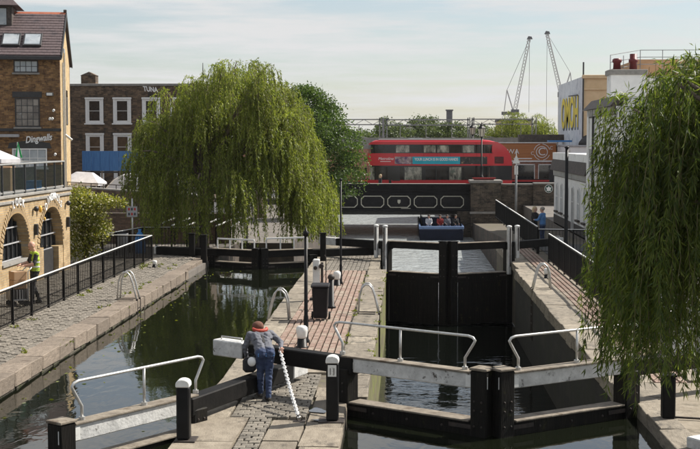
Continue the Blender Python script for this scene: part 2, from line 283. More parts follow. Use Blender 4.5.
# ------------------------------------------------------------------ mesh helpers
class MB:
    def __init__(s): s.v = []; s.f = []; s.m = []
    def add(s, vs, fs, mi=0):
        o = len(s.v); s.v += [tuple(v) for v in vs]; s.f += [[i + o for i in f] for f in fs]; s.m += [mi] * len(fs); return s
    def box(s, x0, x1, y0, y1, z0, z1, mi=0):
        return s.add([(x0, y0, z0), (x1, y0, z0), (x1, y1, z0), (x0, y1, z0), (x0, y0, z1), (x1, y0, z1), (x1, y1, z1), (x0, y1, z1)],
                     [(0, 3, 2, 1), (4, 5, 6, 7), (0, 1, 5, 4), (1, 2, 6, 5), (2, 3, 7, 6), (3, 0, 4, 7)], mi)
    def beam(s, p0, p1, w, h, mi=0, up=(0, 0, 1)):
        """box along p0-p1 (centre line), w across, h along up"""
        p0 = Vector(p0); p1 = Vector(p1); d = (p1 - p0).normalized(); u = Vector(up)
        r = d.cross(u)
        if r.length < 1e-4: r = d.cross(Vector((0, 1, 0)))
        r.normalize(); u = r.cross(d); vs = []
        for p in (p0, p1):
            for a, b in ((-1, -1), (1, -1), (1, 1), (-1, 1)): vs.append(p + r * (a * w / 2) + u * (b * h / 2))
        return s.add(vs, [(0, 1, 2, 3)[::-1], (4, 5, 6, 7), (0, 1, 5, 4)[::1], (1, 2, 6, 5), (2, 3, 7, 6), (3, 0, 4, 7)], mi)
    def tube(s, pts, r, n=8, mi=0, caps=True):
        pts = [Vector(p) for p in pts]; rs = r if isinstance(r, (list, tuple)) else [r] * len(pts)
        o = len(s.v); ref = None
        for i, p in enumerate(pts):
            d = (pts[min(i + 1, len(pts) - 1)] - pts[max(i - 1, 0)]).normalized()
            if ref is None: ref = d.cross(Vector((0, 0, 1)) if abs(d.z) < 0.9 else Vector((1, 0, 0))).normalized()
            a = (ref - d * ref.dot(d)).normalized(); ref = a; b = d.cross(a)
            for k in range(n):
                t = 2 * math.pi * k / n; s.v.append(tuple(p + (a * math.cos(t) + b * math.sin(t)) * rs[i]))
        for i in range(len(pts) - 1):
            for k in range(n):
                s.f.append([o + i * n + k, o + i * n + (k + 1) % n, o + (i + 1) * n + (k + 1) % n, o + (i + 1) * n + k]); s.m.append(mi)
        if caps:
            s.f.append([o + k for k in range(n)][::-1]); s.m.append(mi)
            s.f.append([o + (len(pts) - 1) * n + k for k in range(n)]); s.m.append(mi)
        return s
    def cyl(s, x, y, z0, z1, r, n=12, r1=None, mi=0): return s.tube([(x, y, z0), (x, y, z1)], [r, r if r1 is None else r1], n, mi)
    def lathe(s, x, y, prof, n=14, mi=0):
        return s.tube([(x, y, z) for z, r in prof], [max(r, 0.001) for z, r in prof], n, mi)
    def prism(s, poly, axis, a0, a1, mi=0):
        """poly in the two other axes (order x,y,z without axis), extruded along axis"""
        def mk(p, a): return (a, p[0], p[1]) if axis == 'x' else (p[0], a, p[1]) if axis == 'y' else (p[0], p[1], a)
        n = len(poly); vs = [mk(p, a0) for p in poly] + [mk(p, a1) for p in poly]
        fs = [list(range(n))[::-1], list(range(n, 2 * n))] + [[i, (i + 1) % n, n + (i + 1) % n, n + i] for i in range(n)]
        return s.add(vs, fs, mi)
    def ell(s, c, rx, ry, rz, n=10, m=7, mi=0):
        vs = []; fs = []
        for i in range(m + 1):
            t = math.pi * i / m
            for k in range(n):
                u = 2 * math.pi * k / n
                vs.append((c[0] + rx * math.sin(t) * math.cos(u), c[1] + ry * math.sin(t) * math.sin(u), c[2] + rz * math.cos(t)))
        for i in range(m):
            for k in range(n): fs.append((i * n + k, (i + 1) * n + k, (i + 1) * n + (k + 1) % n, i * n + (k + 1) % n))
        return s.add(vs, fs, mi)
OFF = {}
def off(o): return OFF.get(o.name, Vector((0, 0, 0))) if o else Vector((0, 0, 0))
def mesh_from(mb, shift=Vector((0, 0, 0)), bevel=0.0, smooth=False, mats=None, name='mesh', rec=True):
    me = bpy.data.meshes.new(name)
    me.from_pydata([(v[0] - shift.x, v[1] - shift.y, v[2] - shift.z) for v in mb.v], [], mb.f)
    bm = bmesh.new(); bm.from_mesh(me)
    for f, mi in zip(bm.faces, mb.m): f.material_index = mi
    if rec: bmesh.ops.recalc_face_normals(bm, faces=bm.faces)
    if bevel: bmesh.ops.bevel(bm, geom=list(bm.edges), offset=bevel, segments=1, affect='EDGES', clamp_overlap=True)
    bm.to_mesh(me); bm.free()
    for m in (mats or []): me.materials.append(M[m])
    if smooth: me.polygons.foreach_set('use_smooth', [True] * len(me.polygons))
    return me
def link(name, me, parent=None, loc=None):
    o = bpy.data.objects.new(name, me); COL.objects.link(o)
    if parent: o.parent = parent; OFF[o.name] = off(parent).copy()
    if loc is not None: o.location = loc
    return o
def part(name, mb, m, parent=None, bevel=0.0, smooth=False, rec=True):
    """one mesh object, world coordinates in, parent offset taken off"""
    mats = [m] if isinstance(m, str) else m
    return link(name, mesh_from(mb, off(parent), bevel, smooth, mats, name, rec), parent)
def thing(name, label, cat, loc=(0, 0, 0), rotz=0.0, group=None):
    o = bpy.data.objects.new(name, None); COL.objects.link(o); o.location = loc; o.rotation_euler = (0, 0, rotz)
    o.empty_display_size = 0.2
    o['label'] = label; o['category'] = cat
    if group: o['group'] = group
    OFF[o.name] = Vector(loc) if rotz == 0 else Vector((0, 0, 0))
    return o
def tag(o, label, cat, group=None):
    o['label'] = label; o['category'] = cat
    if group: o['group'] = group
    return o
def struct(o, kind='structure'): o['kind'] = kind; return o
def piece(name, me, parent, loc, scale=(1, 1, 1), rz=0.0):
    o = bpy.data.objects.new(name, me); COL.objects.link(o); o.parent = parent
    o.location = Vector(loc) - off(parent); o.scale = scale; o.rotation_euler = (0, 0, rz); return o
def copy_tree(o, loc, rz=None, label=None):
    c = o.copy(); COL.objects.link(c); c.location = loc
    if rz is not None: c.rotation_euler = (0, 0, rz)
    if label: c['label'] = label
    def rec(a, b):
        for ch in a.children:
            d = ch.copy(); COL.objects.link(d); d.parent = b; rec(ch, d)
    rec(o, c); return c
def text(name, s, m, parent, loc, size, face='-y', depth=0.01, rot=0.0, bold=0.0, shear=0.0, width=None, sx=1.0, align='CENTER'):
    cu = bpy.data.curves.new(name, 'FONT'); cu.body = s; cu.size = size; cu.offset = bold; cu.extrude = depth / 2; cu.shear = shear
    cu.align_x = align; cu.align_y = 'CENTER'
    to = bpy.data.objects.new('tmp', cu); COL.objects.link(to)
    dg = bpy.context.evaluated_depsgraph_get(); me = bpy.data.meshes.new_from_object(to.evaluated_get(dg))
    bpy.data.objects.remove(to)
    if width:
        xs = [v.co.x for v in me.vertices]; sx = width / max(max(xs) - min(xs), 1e-3)
    L = {'-y': Matrix.Rotation(R(90), 4, 'X'), '+x': Matrix.Rotation(R(90), 4, 'Z') @ Matrix.Rotation(R(90), 4, 'X'),
         '-x': Matrix.Rotation(R(-90), 4, 'Z') @ Matrix.Rotation(R(90), 4, 'X')}[face]
    me.transform(Matrix.Translation(Vector(loc) - off(parent)) @ L @ Matrix.Rotation(rot, 4, 'Z') @ Matrix.Diagonal((sx, 1, 1, 1)))
    me.materials.clear(); me.materials.append(M[m]); me.name = name
    return link(name, me, parent)
def jit(a): return random.uniform(-a, a)

# ------------------------------------------------------------------ ground, banks and water
UP = -0.23; CH = -2.35; LOW = -2.35
g = MB()
# left bank (top z 0), far land, right bank; canal is the gap between x -7.62 and 3.95
def slab(x0, x1, y0, y1, z1, z0=-4.5): g.box(x0, x1, y0, y1, z0, z1)
slab(-400, -7.66, -30, 57.0, -0.03); slab(-400, -5.2, 57.0, 90.9, -0.03)
slab(4.14, 8.6, -30, 56.9, -0.03); slab(8.6, 400, -30, 90.9, -0.03)
slab(-400, -8.0, 90.9, 150, -0.03); slab(8.6, 400, 90.9, 150, -0.03); slab(4.73, 8.6, 93.1, 150, -0.06)
slab(-400, 400, 150, 3000, -0.03)
ground = struct(part('ground', g, 'ground'))
r = MB(); r.add([(4.9, 56.9, -0.02), (8.58, 56.9, -0.02), (8.58, 91.0, -1.3), (4.9, 91.0, -1.3), (4.9, 56.9, -4), (8.58, 56.9, -4), (8.58, 91, -4), (4.9, 91, -4)],
      [(0, 1, 2, 3), (0, 3, 7, 4), (1, 5, 6, 2), (0, 4, 5, 1), (3, 2, 6, 7), (4, 7, 6, 5)])
struct(part('path', r, 'earth'))
b = MB(); b.box(-7.72, -7.6, 48.6, 56.9, -4.4, -.02); b.box(-5.25, -5.12, 57.0, 91.5, -4.4, -.02); b.box(-7.7, -5.12, 56.9, 56.98, -4.4, -.021); bw_ = struct(part('bank_wall', b, 'brick_wall_dark_y'))
b = MB(); b.add([(4.84, 56.95, -.0), (4.895, 56.95, -.0), (4.895, 91, -1.27), (4.84, 91, -1.27), (4.84, 56.95, -4), (4.895, 56.95, -4), (4.895, 91, -4), (4.84, 91, -4)], [(0, 1, 2, 3), (0, 3, 7, 4), (1, 5, 6, 2), (0, 4, 5, 1), (3, 2, 6, 7)]); struct(part('bank_wall', b, 'brick_wall_dark_y'))
def sheet(name, x0, x1, y0, y1, z, m):
    b = MB(); b.add([(x0, y0, z), (x1, y0, z), (x1, y1, z), (x0, y1, z)], [(0, 1, 2, 3)]); return struct(part(name, b, m, rec=False))
uw = MB(); uw.add([(-7.7, -30, UP), (4.1, -30, UP), (4.1, 22.0, UP), (3.9, 22.05, UP), (1.42, 20.45, UP), (-1.07, 22.05, UP), (-1.1, 22.0, UP), (-3.4, 22.0, UP), (-3.4, 48.0, UP), (-3.65, 48.3, UP), (-5.58, 47.3, UP), (-7.5, 48.3, UP), (-7.7, 48.0, UP)],
       [tuple(range(13))]); struct(part('upper_water', uw, 'water_calm', rec=False))
sheet('lock_water', -1.2, 4.1, 20.3, 48.6, CH, 'water_chamber')
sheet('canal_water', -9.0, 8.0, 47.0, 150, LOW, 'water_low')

# towpath on the left: body, coping stones, setts
tp = MB(); tp.box(-12.0, -7.66, 12, 43.2, -3.2, 0.07); tp.box(-12.0, -7.85, 43.2, 52.0, -3.2, 0.069); towpath = struct(part('towpath', tp, 'earth'))
def unit_stone(name, m, bev=0.025, n=5):
    res = []
    for k in range(n):
        b = MB(); b.box(-.5, .5, -.5, .5, -.5, .5)
        b.v = [(x + jit(.035), y + jit(.012), z + jit(.05)) for x, y, z in b.v]
        res.append(mesh_from(b, bevel=bev, mats=[m], name=name))
    return res
US = unit_stone('coping_stone', 'stone'); UP_ = unit_stone('coping_stone', 'pink_stone', 0.035); UWET = unit_stone('coping_stone', 'wet_stone'); USL = unit_stone('paving_slab', 'slab', 0.012)
def run_stones(parent, x0, x1, y0, y1, ztop, depth, meshes, lmin=0.8, lmax=1.3, name='coping_stone', gap=0.014):
    y = y0
    while y < y1 - 0.1:
        l = min(random.uniform(lmin, lmax), y1 - y)
        if y1 - y - l < 0.3: l = y1 - y
        piece(name, random.choice(meshes), parent, ((x0 + x1) / 2 + jit(.008), y + l / 2, ztop - depth / 2 + jit(.008)), (x1 - x0, l - gap, depth)); y += l
TZ = 0.12
run_stones(towpath, -8.17, -7.6, 14, 43.3, TZ, 0.30, UP_)
run_stones(towpath, -8.17, -7.62, 14, 43.2, TZ - .31, 0.30, UWET, 0.6, 1.0)
run_stones(towpath, -8.17, -7.8, 43.35, 51.8, TZ - .02, 0.25, UP_)
def sett_field(x0, x1, y0, y1, z, w, l, h, gap=0.016, jitter=0.006, skip=None):
    b = MB(); x = x0; j = 0
    while x < x1 - w * 0.5:
        y = y0 + (j % 2) * l * 0.5
        while y < y1:
            if not (skip and skip(x + w / 2, y + l / 2)):
                o = len(b.v); dz = jit(jitter); ll = l * random.uniform(.85, 1.0)
                xa, xb, ya, yb = x + jit(.004), x + w - gap, y, y + ll - gap; c = min(w, l) * .16
                b.add([(xa, ya, z - h), (xb, ya, z - h), (xb, yb, z - h), (xa, yb, z - h), (xa, ya, z - .012 + dz), (xb, ya, z - .012 + dz), (xb, yb, z - .012 + dz), (xa, yb, z - .012 + dz),
                       (xa + c, ya + c, z + dz), (xb - c, ya + c, z + dz), (xb - c, yb - c, z + dz), (xa + c, yb - c, z + dz)],
                      [(0, 1, 5, 4), (1, 2, 6, 5), (2, 3, 7, 6), (3, 0, 4, 7), (4, 5, 9, 8), (5, 6, 10, 9), (6, 7, 11, 10), (7, 4, 8, 11), (8, 9, 10, 11)])
            y += l
        x += w; j += 1
    return b
struct(part('setts', sett_field(-9.75, -8.2, 14, 51.8, 0.12, 0.16, 0.26, 0.06, 0.02, 0.012), 'towpath_sett', towpath, rec=False), 'stuff')
struct(part('setts', sett_field(-11.9, -9.78, 24, 51.8, 0.11, 0.22, 0.34, 0.05, 0.02, 0.01), 'towpath_sett', towpath, rec=False), 'stuff')

# island between the two locks
ib = MB(); ib.box(-3.52, -1.02, 12, 56, -4.2, -0.06); ib.box(-1.02, -0.74, 22.35, 45.03, -4.2, -0.061); island = struct(part('lock_island', ib, 'earth'))
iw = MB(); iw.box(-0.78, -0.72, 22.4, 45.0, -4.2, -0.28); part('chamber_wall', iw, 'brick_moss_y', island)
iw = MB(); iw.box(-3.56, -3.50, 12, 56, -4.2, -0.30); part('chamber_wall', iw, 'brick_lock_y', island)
run_stones(island, -3.58, -2.98, 20.6, 55.5, 0.0, 0.3, US, 0.8, 1.4)
run_stones(island, -1.36, -0.70, 22.4, 45.0, 0.0, 0.3, US, 0.7, 1.2)
run_stones(island, -1.36, -0.98, 45.05, 55.5, 0.0, 0.3, US, 0.7, 1.2)
# large slabs at the near end and by the gates
for (x0, x1, y0, y1) in [(-3.56, -2.62, 15.5, 17.4), (-3.56, -2.62, 17.41, 18.9), (-3.55, -2.62, 18.91, 20.6), (-2.2, -1.62, 15.5, 17.5), (-2.2, -1.64, 17.51, 18.95), (-2.2, -1.64, 18.96, 20.4),
                         (-1.62, -0.98, 15.5, 17.3), (-1.62, -0.98, 17.31, 18.6), (-1.62, -1.0, 18.61, 19.9), (-1.62, -1.02, 19.91, 22.3), (-2.96, -2.3, 24.6, 25.5), (-2.28, -1.38, 24.75, 25.5), (-1.64, -1.38, 22.3, 23.2)]:
    piece('paving_slab', random.choice(USL), island, ((x0 + x1) / 2, (y0 + y1) / 2, -0.052 + jit(.004)), (x1 - x0 - .016, y1 - y0 - .016, 0.10))
SETT = unit_stone('sett', 'sett', 0.09, 6)
def sett_pieces(x0, x1, y0, y1, w, l, skip=None):
    y = y0; j = 0
    while y < y1 - w * .5:
        x = x0 - (j % 2) * l * .5
        while x < x1 - .04:
            xa = max(x, x0); xb = min(x + l, x1)
            if xb - xa > .05 and not (skip and skip((xa + xb) / 2, y)):
                piece('sett', random.choice(SETT), island, ((xa + xb) / 2, y + w / 2, -0.04 + jit(.007)), (xb - xa - .014, w - .014, .08), jit(.03))
            x += l * random.uniform(.9, 1.1)
        y += w; j += 1
sett_pieces(-2.94, -1.66, 20.62, 24.6, .145, .20)
sett_pieces(-2.60, -2.22, 17.6, 20.6, .15, .19)
struct(part('paving_bricks', sett_field(-2.6, -1.64, 15.2, 17.55, -0.01, .11, .22, .07, .012), 'paving_brick', island, rec=False), 'stuff')
# brick rows with open drainage gaps
def brick_rows(x0, x1, y0, y1, z, pitch, w):
    b = MB(); x = x0
    while x + w <= x1 + .001:
        y = y0 + random.uniform(-.2, 0)
        while y < y1:
            l = .225; dz = jit(.003); c = .006
            xa, xb, ya, yb = x + jit(.002), x + w + jit(.002), y, y + l - .008
            b.add([(xa, ya, z - .05), (xb, ya, z - .05), (xb, yb, z - .05), (xa, yb, z - .05), (xa + c, ya + c, z + dz), (xb - c, ya + c, z + dz), (xb - c, yb - c, z + dz), (xa + c, yb - c, z + dz)],
                  [(0, 1, 5, 4), (1, 2, 6, 5), (2, 3, 7, 6), (3, 0, 4, 7), (4, 5, 6, 7)]); y += l
        x += pitch
    return b
struct(part('paving_bricks', brick_rows(-2.955, -1.385, 25.7, 44.5, 0.004, .1565, .122), 'paving_brick', island, rec=False), 'stuff')
struct(part('setts', sett_field(-2.96, -1.38, 44.6, 55.6, 0.0, .16, .24, .06, .018, .008), 'towpath_sett', island, rec=False), 'stuff')

# right quay
qb = MB(); qb.box(4.13, 8.55, 12, 56.8, -4.2, -0.025); qb.box(3.99, 4.12, 22.6, 45, -4.2, -0.026); quay = struct(part('right_quay', qb, 'earth'))
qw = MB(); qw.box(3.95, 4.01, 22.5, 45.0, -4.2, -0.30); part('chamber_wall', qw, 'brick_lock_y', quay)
run_stones(quay, 3.93, 4.74, 22.5, 45.05, 0.02, 0.32, US, 0.9, 1.5)
run_stones(quay, 4.08, 4.5, 12.0, 22.45, 0.02, 0.32, US, 0.9, 1.5)
run_stones(quay, 4.10, 4.74, 45.1, 56.6, 0.0, 0.3, US, 0.8, 1.4)
struct(part('paving_bricks', brick_rows(4.79, 5.42, 24.0, 56.5, 0.012, .16, .12), 'paving_brick', quay, rec=False), 'stuff')
for y0 in np.arange(24.1, 47, 0.95): piece('paving_slab', random.choice(USL), quay, (5.62, y0 + .47, -0.03), (.33, .93, .09))
fl = MB(); fl.box(4.42, 8.4, 12, 23.9, -0.05, 0.0); part('gravel_patch', fl, 'sand_ground', quay)
fl = MB(); fl.box(5.82, 8.54, 24.0, 56.7, -0.05, -0.005); part('street_surface', fl, 'asphalt', quay)

# mossy ledges and weeds along the joints
wb_pos = []; wb_dir = []
def weeds(n, x0, x1, y0, y1, z, h=0.06):
    for _ in range(n):
        cx, cy = random.uniform(x0, x1), random.uniform(y0, y1)
        for k in range(random.randint(5, 14)):
            wb_pos.append((cx + jit(.07), cy + jit(.1), z)); wb_dir.append((jit(.8), jit(.8), random.uniform(.3, 1)))

# ------------------------------------------------------------------ foliage helpers
def leaf_mesh(name, P, D, L, W, m, parent=None, fold=True):
    P = np.asarray(P, float); D = np.asarray(D, float); n = len(P)
    D = D / (np.linalg.norm(D, axis=1)[:, None] + 1e-9)
    A = rng.normal(size=(n, 3)); Sd = np.cross(D, A); Sd /= (np.linalg.norm(Sd, axis=1)[:, None] + 1e-9)
    L = (np.full(n, L) * rng.uniform(.7, 1.25, n))[:, None]; W = (np.full(n, W) * rng.uniform(.75, 1.2, n))[:, None]
    N = np.cross(D, Sd)
    mid = P + D * L * .45 + N * L * .06
    V = np.stack([P, mid + Sd * W * .5, P + D * L, mid - Sd * W * .5], 1).reshape(-1, 3)
    if parent: V = V - np.array(off(parent))
    me = bpy.data.meshes.new(name)
    me.vertices.add(4 * n); me.vertices.foreach_set('co', V.astype(np.float32).ravel())
    me.loops.add(4 * n); me.loops.foreach_set('vertex_index', np.arange(4 * n, dtype=np.int32))
    me.polygons.add(n); me.polygons.foreach_set('loop_start', np.arange(0, 4 * n, 4, dtype=np.int32))
    me.update(calc_edges=True); me.materials.append(M[m])
    return link(name, me, parent)
def arc(p0, p1, rise, n=8):
    p0 = np.array(p0, float); p1 = np.array(p1, float); out = []
    for i in range(n + 1):
        t = i / n; p = p0 * (1 - t) + p1 * t; p = p + np.array([0, 0, rise * 4 * t * (1 - t)]); out.append(p)
    return out
def willow(name, label, base, height, tufts, leafL, leafW, per_m, strands, lenr, matl, trunk_r, spread=0.35, rad=0.6, group=None, twig_r=0.006, side=None, zmin=0.35):
    """tufts: list of (x,y,z) crown points, strands rain down from arched branchlets around each"""
    t = thing(name, label, 'tree', base, group=group)
    b = np.array(base, float); fork = b + np.array([0.15, 0.1, height * .3])
    tk = MB(); tk.tube([b + np.array([0, 0, -.15]), b + np.array([.03, .02, .25]), b + np.array([.08, .05, height * .16]), fork], [trunk_r * 1.45, trunk_r * 1.05, trunk_r * .92, trunk_r * .8], 12)
    part('trunk', tk, 'bark', t, smooth=True)
    lb = MB(); P = []; D = []; tw = MB()
    for i, c in enumerate(tufts):
        c = np.array(c, float)
        pts = arc(fork, c, random.uniform(.2, .7) * (1 if c[2] > fork[2] else 1.6), 6)
        if i % 3 == 0: lb.tube(pts, list(np.linspace(trunk_r * .42, .02, 7)), 6)
        out = c - fork; out[2] = 0; out = out / (np.linalg.norm(out) + 1e-6)
        ns = int(strands * random.uniform(.7, 1.3)); hgt = random.uniform(.75, 1.2)
        for s in range(ns):
            a = random.uniform(0, 2 * math.pi); rr = rad * math.sqrt(random.random())
            d0 = np.array([math.cos(a), math.sin(a), 0.0]) * rr + out * rad * .35
            top = c + np.array([d0[0], d0[1], -0.55 * rr * rr / rad + jit(.15)])
            ln = random.uniform(*lenr) * hgt
            if top[2] - ln < zmin: ln = max(.25, top[2] - zmin - random.random() * .5)
            n = max(4, int(ln * per_m)); tt = np.sort(rng.random(n)); dr = d0 / (np.linalg.norm(d0) + 1e-6)
            bow = spread * random.uniform(.5, 1.3); ph = random.uniform(0, 6)
            X = top[None, :] + dr[None, :] * (bow * (tt ** .5))[:, None] * .6 + np.stack([.05 * np.sin(tt * 5 + ph), .05 * np.cos(tt * 4 + ph), -ln * tt], 1)
            P.append(X)
            dd = np.tile(np.array([0, 0, -1.0]), (n, 1)) + rng.normal(size=(n, 3)) * .42 + dr[None, :] * .25
            D.append(dd)
            if twig_r and s % 2 == 0:
                k = 5; ts = np.linspace(0, 1, k)
                tw.tube([top + dr * bow * (q ** .5) * .6 + np.array([.05 * math.sin(q * 5 + ph), .05 * math.cos(q * 4 + ph), -ln * q]) for q in ts], [twig_r] * k, 3, caps=False)
            # leaves over the arched top of the branchlet
            m_ = 4
            P.append(c[None, :] + (top - c)[None, :] * rng.random((m_, 1)) + np.array([0, 0, .06])); D.append(rng.normal(size=(m_, 3)) * .7 + np.array([0, 0, -.3]) + dr * .5)
    part('limbs', lb, 'bark', t, smooth=True)
    if twig_r and tw.v: part('twigs', tw, 'twig', t)
    leaf_mesh('crown', np.concatenate(P), np.concatenate(D), leafL, leafW, matl, t)
    return t
def broadleaf(name, label, base, lobes, n, leafL, leafW, matl, trunk_r, trunk_h, group=None, cluster=0.35):
    """lobes: (cx,cy,cz,rx,ry,rz); leaves sit in small clumps near each lobe's skin and some inside"""
    t = thing(name, label, 'tree', base, group=group); b = np.array(base, float); fork = b + np.array([0, 0, trunk_h])
    tk = MB(); tk.tube([b - np.array([0, 0, .2]), b + np.array([0, 0, .3]), fork], [trunk_r * 1.4, trunk_r, trunk_r * .75], 10); part('trunk', tk, 'bark', t, smooth=True)
    lb = MB(); P = []; D = []; vol = sum(l[3] * l[4] for l in lobes)
    for (cx, cy, cz, rx, ry, rz) in lobes:
        lb.tube(arc(fork, (cx, cy, cz), .3, 5), list(np.linspace(trunk_r * .5, .03, 6)), 6)
        k = int(n * rx * ry / vol); nc = max(6, k // 45)
        u = rng.normal(size=(nc, 3)); u /= np.linalg.norm(u, axis=1)[:, None]; u[:, 2] = np.abs(u[:, 2]) * np.where(rng.random(nc) < .8, 1, -1)
        rr = rng.uniform(.72, 1.06, (nc, 1)); C = np.array([cx, cy, cz]) + u * rr * np.array([rx, ry, rz])
        for c, uu in zip(C, u):
            m_ = 45; p = c + rng.normal(size=(m_, 3)) * cluster * np.array([1, 1, .55]); P.append(p)
            D.append(rng.normal(size=(m_, 3)) + uu * .5 + np.array([0, 0, -.35]))
    part('limbs', lb, 'bark', t, smooth=True)
    leaf_mesh('crown', np.concatenate(P), np.concatenate(D), leafL, leafW, matl, t); return t

# ------------------------------------------------------------------ lock gates
def gate_leaf(label, piv, mit, bend, zt, zlow, zbot, beam_mat, rail=None, group='lock gate leaves', bw=0.26, end_len=0.75, racks=(), low_h=0.24, plates=True, bend_z=None, boards=True):
    piv = Vector(piv); mit = Vector(mit); bend = Vector(bend)
    t = thing('lock_gate', label, 'lock gate', (piv.x, piv.y, 0), group=group)
    d = (mit - piv).normalized(); nrm = Vector((d.y, -d.x))
    if nrm.y > 0: nrm = -nrm           # towards the upstream side
    def W(p, z): return (p.x, p.y, z)
    for nm, p, w, top in (('quoin_post', piv, .34, zt - .2), ('mitre_post', mit, .30, zt + .06)):
        b = MB(); b.beam(W(p, zbot), W(p, top), w, w, up=(d.x, d.y, 0)); o = part(nm, b, 'wet_timber', t, 0.018)
        if nm == 'mitre_post':
            c = MB(); c.beam(W(p, top + .002), W(p, top + .045), w + .03, w + .03, up=(d.x, d.y, 0)); part('post_cap', c, 'bare_timber' if beam_mat == 'white_timber' else 'black_timber', o, 0.01)
    a = piv + d * .0; e = mit - d * .16
    b = MB(); b.beam(W(a, zt - .125), W(e, zt - .125), .2, .25); part('top_beam', b, beam_mat, t, 0.014)
    b = MB(); b.beam(W(a, zt + .016), W(e, zt + .016), bw, .032); part('top_plank', b, 'bare_timber', t, 0.006)
    if beam_mat == 'white_timber' and plates:
        q = e + nrm * .106 - d * .1
        b = MB(); b.beam(W(q, zt - .13), W(q + d * .42, zt - .13), .012, .2); part('end_plate', b, 'white_paint', t, 0.004)
        b = MB()
        for k in (0.3,): b.ell((q.x + d.x * k, q.y + d.y * k, zt - .13), .022, .022, .022, 8, 5)
        part('bolt', b, 'iron', t)
        for f in (.04,):
            q2 = piv + (mit - piv) * f + nrm * .104
            b = MB(); b.beam(W(q2, zt - .13), W(q2 + d * .16, zt - .13), .012, .12); part('strap_plate', b, 'steel', t, 0.003)
    b = MB(); b.beam(W(piv, zlow - low_h / 2), W(mit, zlow - low_h / 2), .26, low_h); o = part('lower_rail', b, 'wet_timber', t, 0.012)
    b = MB(); b.beam(W(piv + d * .2, zlow + .016), W(mit - d * .17, zlow + .016), .34, .03); part('footboard', b, 'bare_timber', t, 0.006)
    bo = MB()
    for p_q, w_q in ((piv, .34), (mit, .30)):
        for zz in (zt - .45, zlow - .06, zlow + .2):
            for sgn in (-.07, .07):
                q = p_q + nrm * (w_q / 2 + .004) + d * sgn; bo.ell((q.x, q.y, zz), .02, .02, .02, 6, 4)
    for f in (.25, .5, .75):
        q = piv + (mit - piv) * f + nrm * .134; bo.ell((q.x, q.y, zlow - low_h * .5), .024, .024, .024, 6, 4)
    struct(part('bolts', bo, 'iron', t), 'stuff')
    for f0_, f1_ in ((-.02, .2), (.8, 1.0)):
        q0_ = piv + (mit - piv) * f0_ + nrm * .14; q1_ = piv + (mit - piv) * f1_ + nrm * .14; b = MB(); b.beam(W(q0_, zlow - low_h * .35), W(q1_, zlow - low_h * .35), .012, .07); part('iron_strap', b, 'iron', t, .003)
    L = (mit - piv).length; n = int(L / .22)
    if boards:
        zb0 = zlow - low_h + .02
        bm_ = MB(); bm_.box(-.105, .105, -.025, .025, zbot - zb0, 0); me = mesh_from(bm_, bevel=.008, mats=['wet_timber'], name='gate_board')
        for i in range(n):
            p = piv + d * (.2 + (L - .4) * (i + .5) / n) + nrm * (.08 + random.uniform(0, .012))
            piece('gate_board', me, t, (p.x, p.y, zb0), (1, 1, 1), math.atan2(d.y, d.x))
    # balance beam
    bd = (bend - piv).normalized(); bz = (bend_z if bend_z is not None else zt) - .17
    s0 = piv - bd * .25; s1 = bend - bd * end_len
    b = MB(); b.beam(W(s0, zt - .15), W(s1, bz), .27, .30); bb = part('balance_beam', b, 'black_timber', t, 0.02)
    b = MB(); b.beam(W(s1 + bd * .002, bz), W(bend, bz), .28, .31); part('painted_end', b, 'white_timber', bb, 0.02)
    tp0 = s1 + (bend - s1) * .15; tp1 = s1 + (bend - s1) * .85
    b = MB(); b.tube([W(tp0, bz + .15), W(tp0, bz + .21), W(tp1, bz + .21), W(tp1, bz + .15)], .014, 6); part('grab_rail', b, 'steel', bb, smooth=True)
    if rail:
        f0, f1, zr, fm = rail      # fractions along the leaf, height, post fractions
        q0 = piv + (mit - piv) * f0; q1 = piv + (mit - piv) * f1; rn = nrm * .03
        zb = zt + .03; pts = []
        h = zr - zb
        for ang in ((0, 0, 0), (0, 0, .35), (-.16, 0, .78), (-.19, 0, .88), (-.15, 0, .96), (-.06, 0, 1.0)):
            p = q0 + d * ang[0]; pts.append(W(p, zb + h * ang[2]))
        for ang in ((.06, 1.0), (.15, .96), (.19, .88), (.16, .78), (0, .35), (0, 0)):
            p = q1 + d * ang[0]; pts.append(W(p, zb + h * ang[1]))
        b = MB(); b.tube(pts, .024, 8)
        for f in fm:
            p = piv + (mit - piv) * f; b.tube([W(p, zb), W(p, zr)], .022, 8)
        hr = part('handrail', b, 'steel', t, smooth=True)
        for f in (f0, f1, *fm):
            p = piv + (mit - piv) * f; b = MB(); b.cyl(p.x, p.y, zb, zb + .05, .05, 8); part('base_flange', b, 'steel', hr)
    for (f, side, z0, z1) in racks:
        p = piv + (mit - piv) * f + nrm * side
        b = MB(); b.beam(W(p, z0), W(p, z1), .16, .14, up=(d.x, d.y, 0)); rk = part('paddle_post', b, 'white_timber', t, 0.02)
        b = MB(); b.beam(W(p + nrm * .09, z0 + .3), W(p + nrm * .09, z1 - .05), .03, .04, up=(d.x, d.y, 0)); part('rack', b, 'iron', rk)
        b = MB(); b.ell((p.x, p.y, z1), .11, .11, .05, 8, 5); part('post_head', b, 'white_paint', rk, smooth=True)
    return t
gate_leaf('closed near gate leaf left of the mitre, white top beam and looping steel handrail', (-1.07, 22.0), (1.27, 20.42), (-3.62, 23.75), .80, .0, -3.6, 'white_timber', (-.02, .88, 1.40, (.42,)), bend_z=.84)
gate_leaf('near gate leaf right of the mitre, white beam running under the hanging willow', (3.90, 22.0), (1.59, 20.42), (6.3, 23.6), .80, .0, -3.6, 'white_timber', (-.02, .88, 1.40, (.42,)))
gate_leaf('half open gate leaf at bottom left with flaking white beam and handrail', (-3.5, 20.3), (-5.05, 17.95), (-2.02, 24.1), .42, -.15, -3.0, 'white_timber', (-.02, .86, 1.05, (.40,)), end_len=.62)
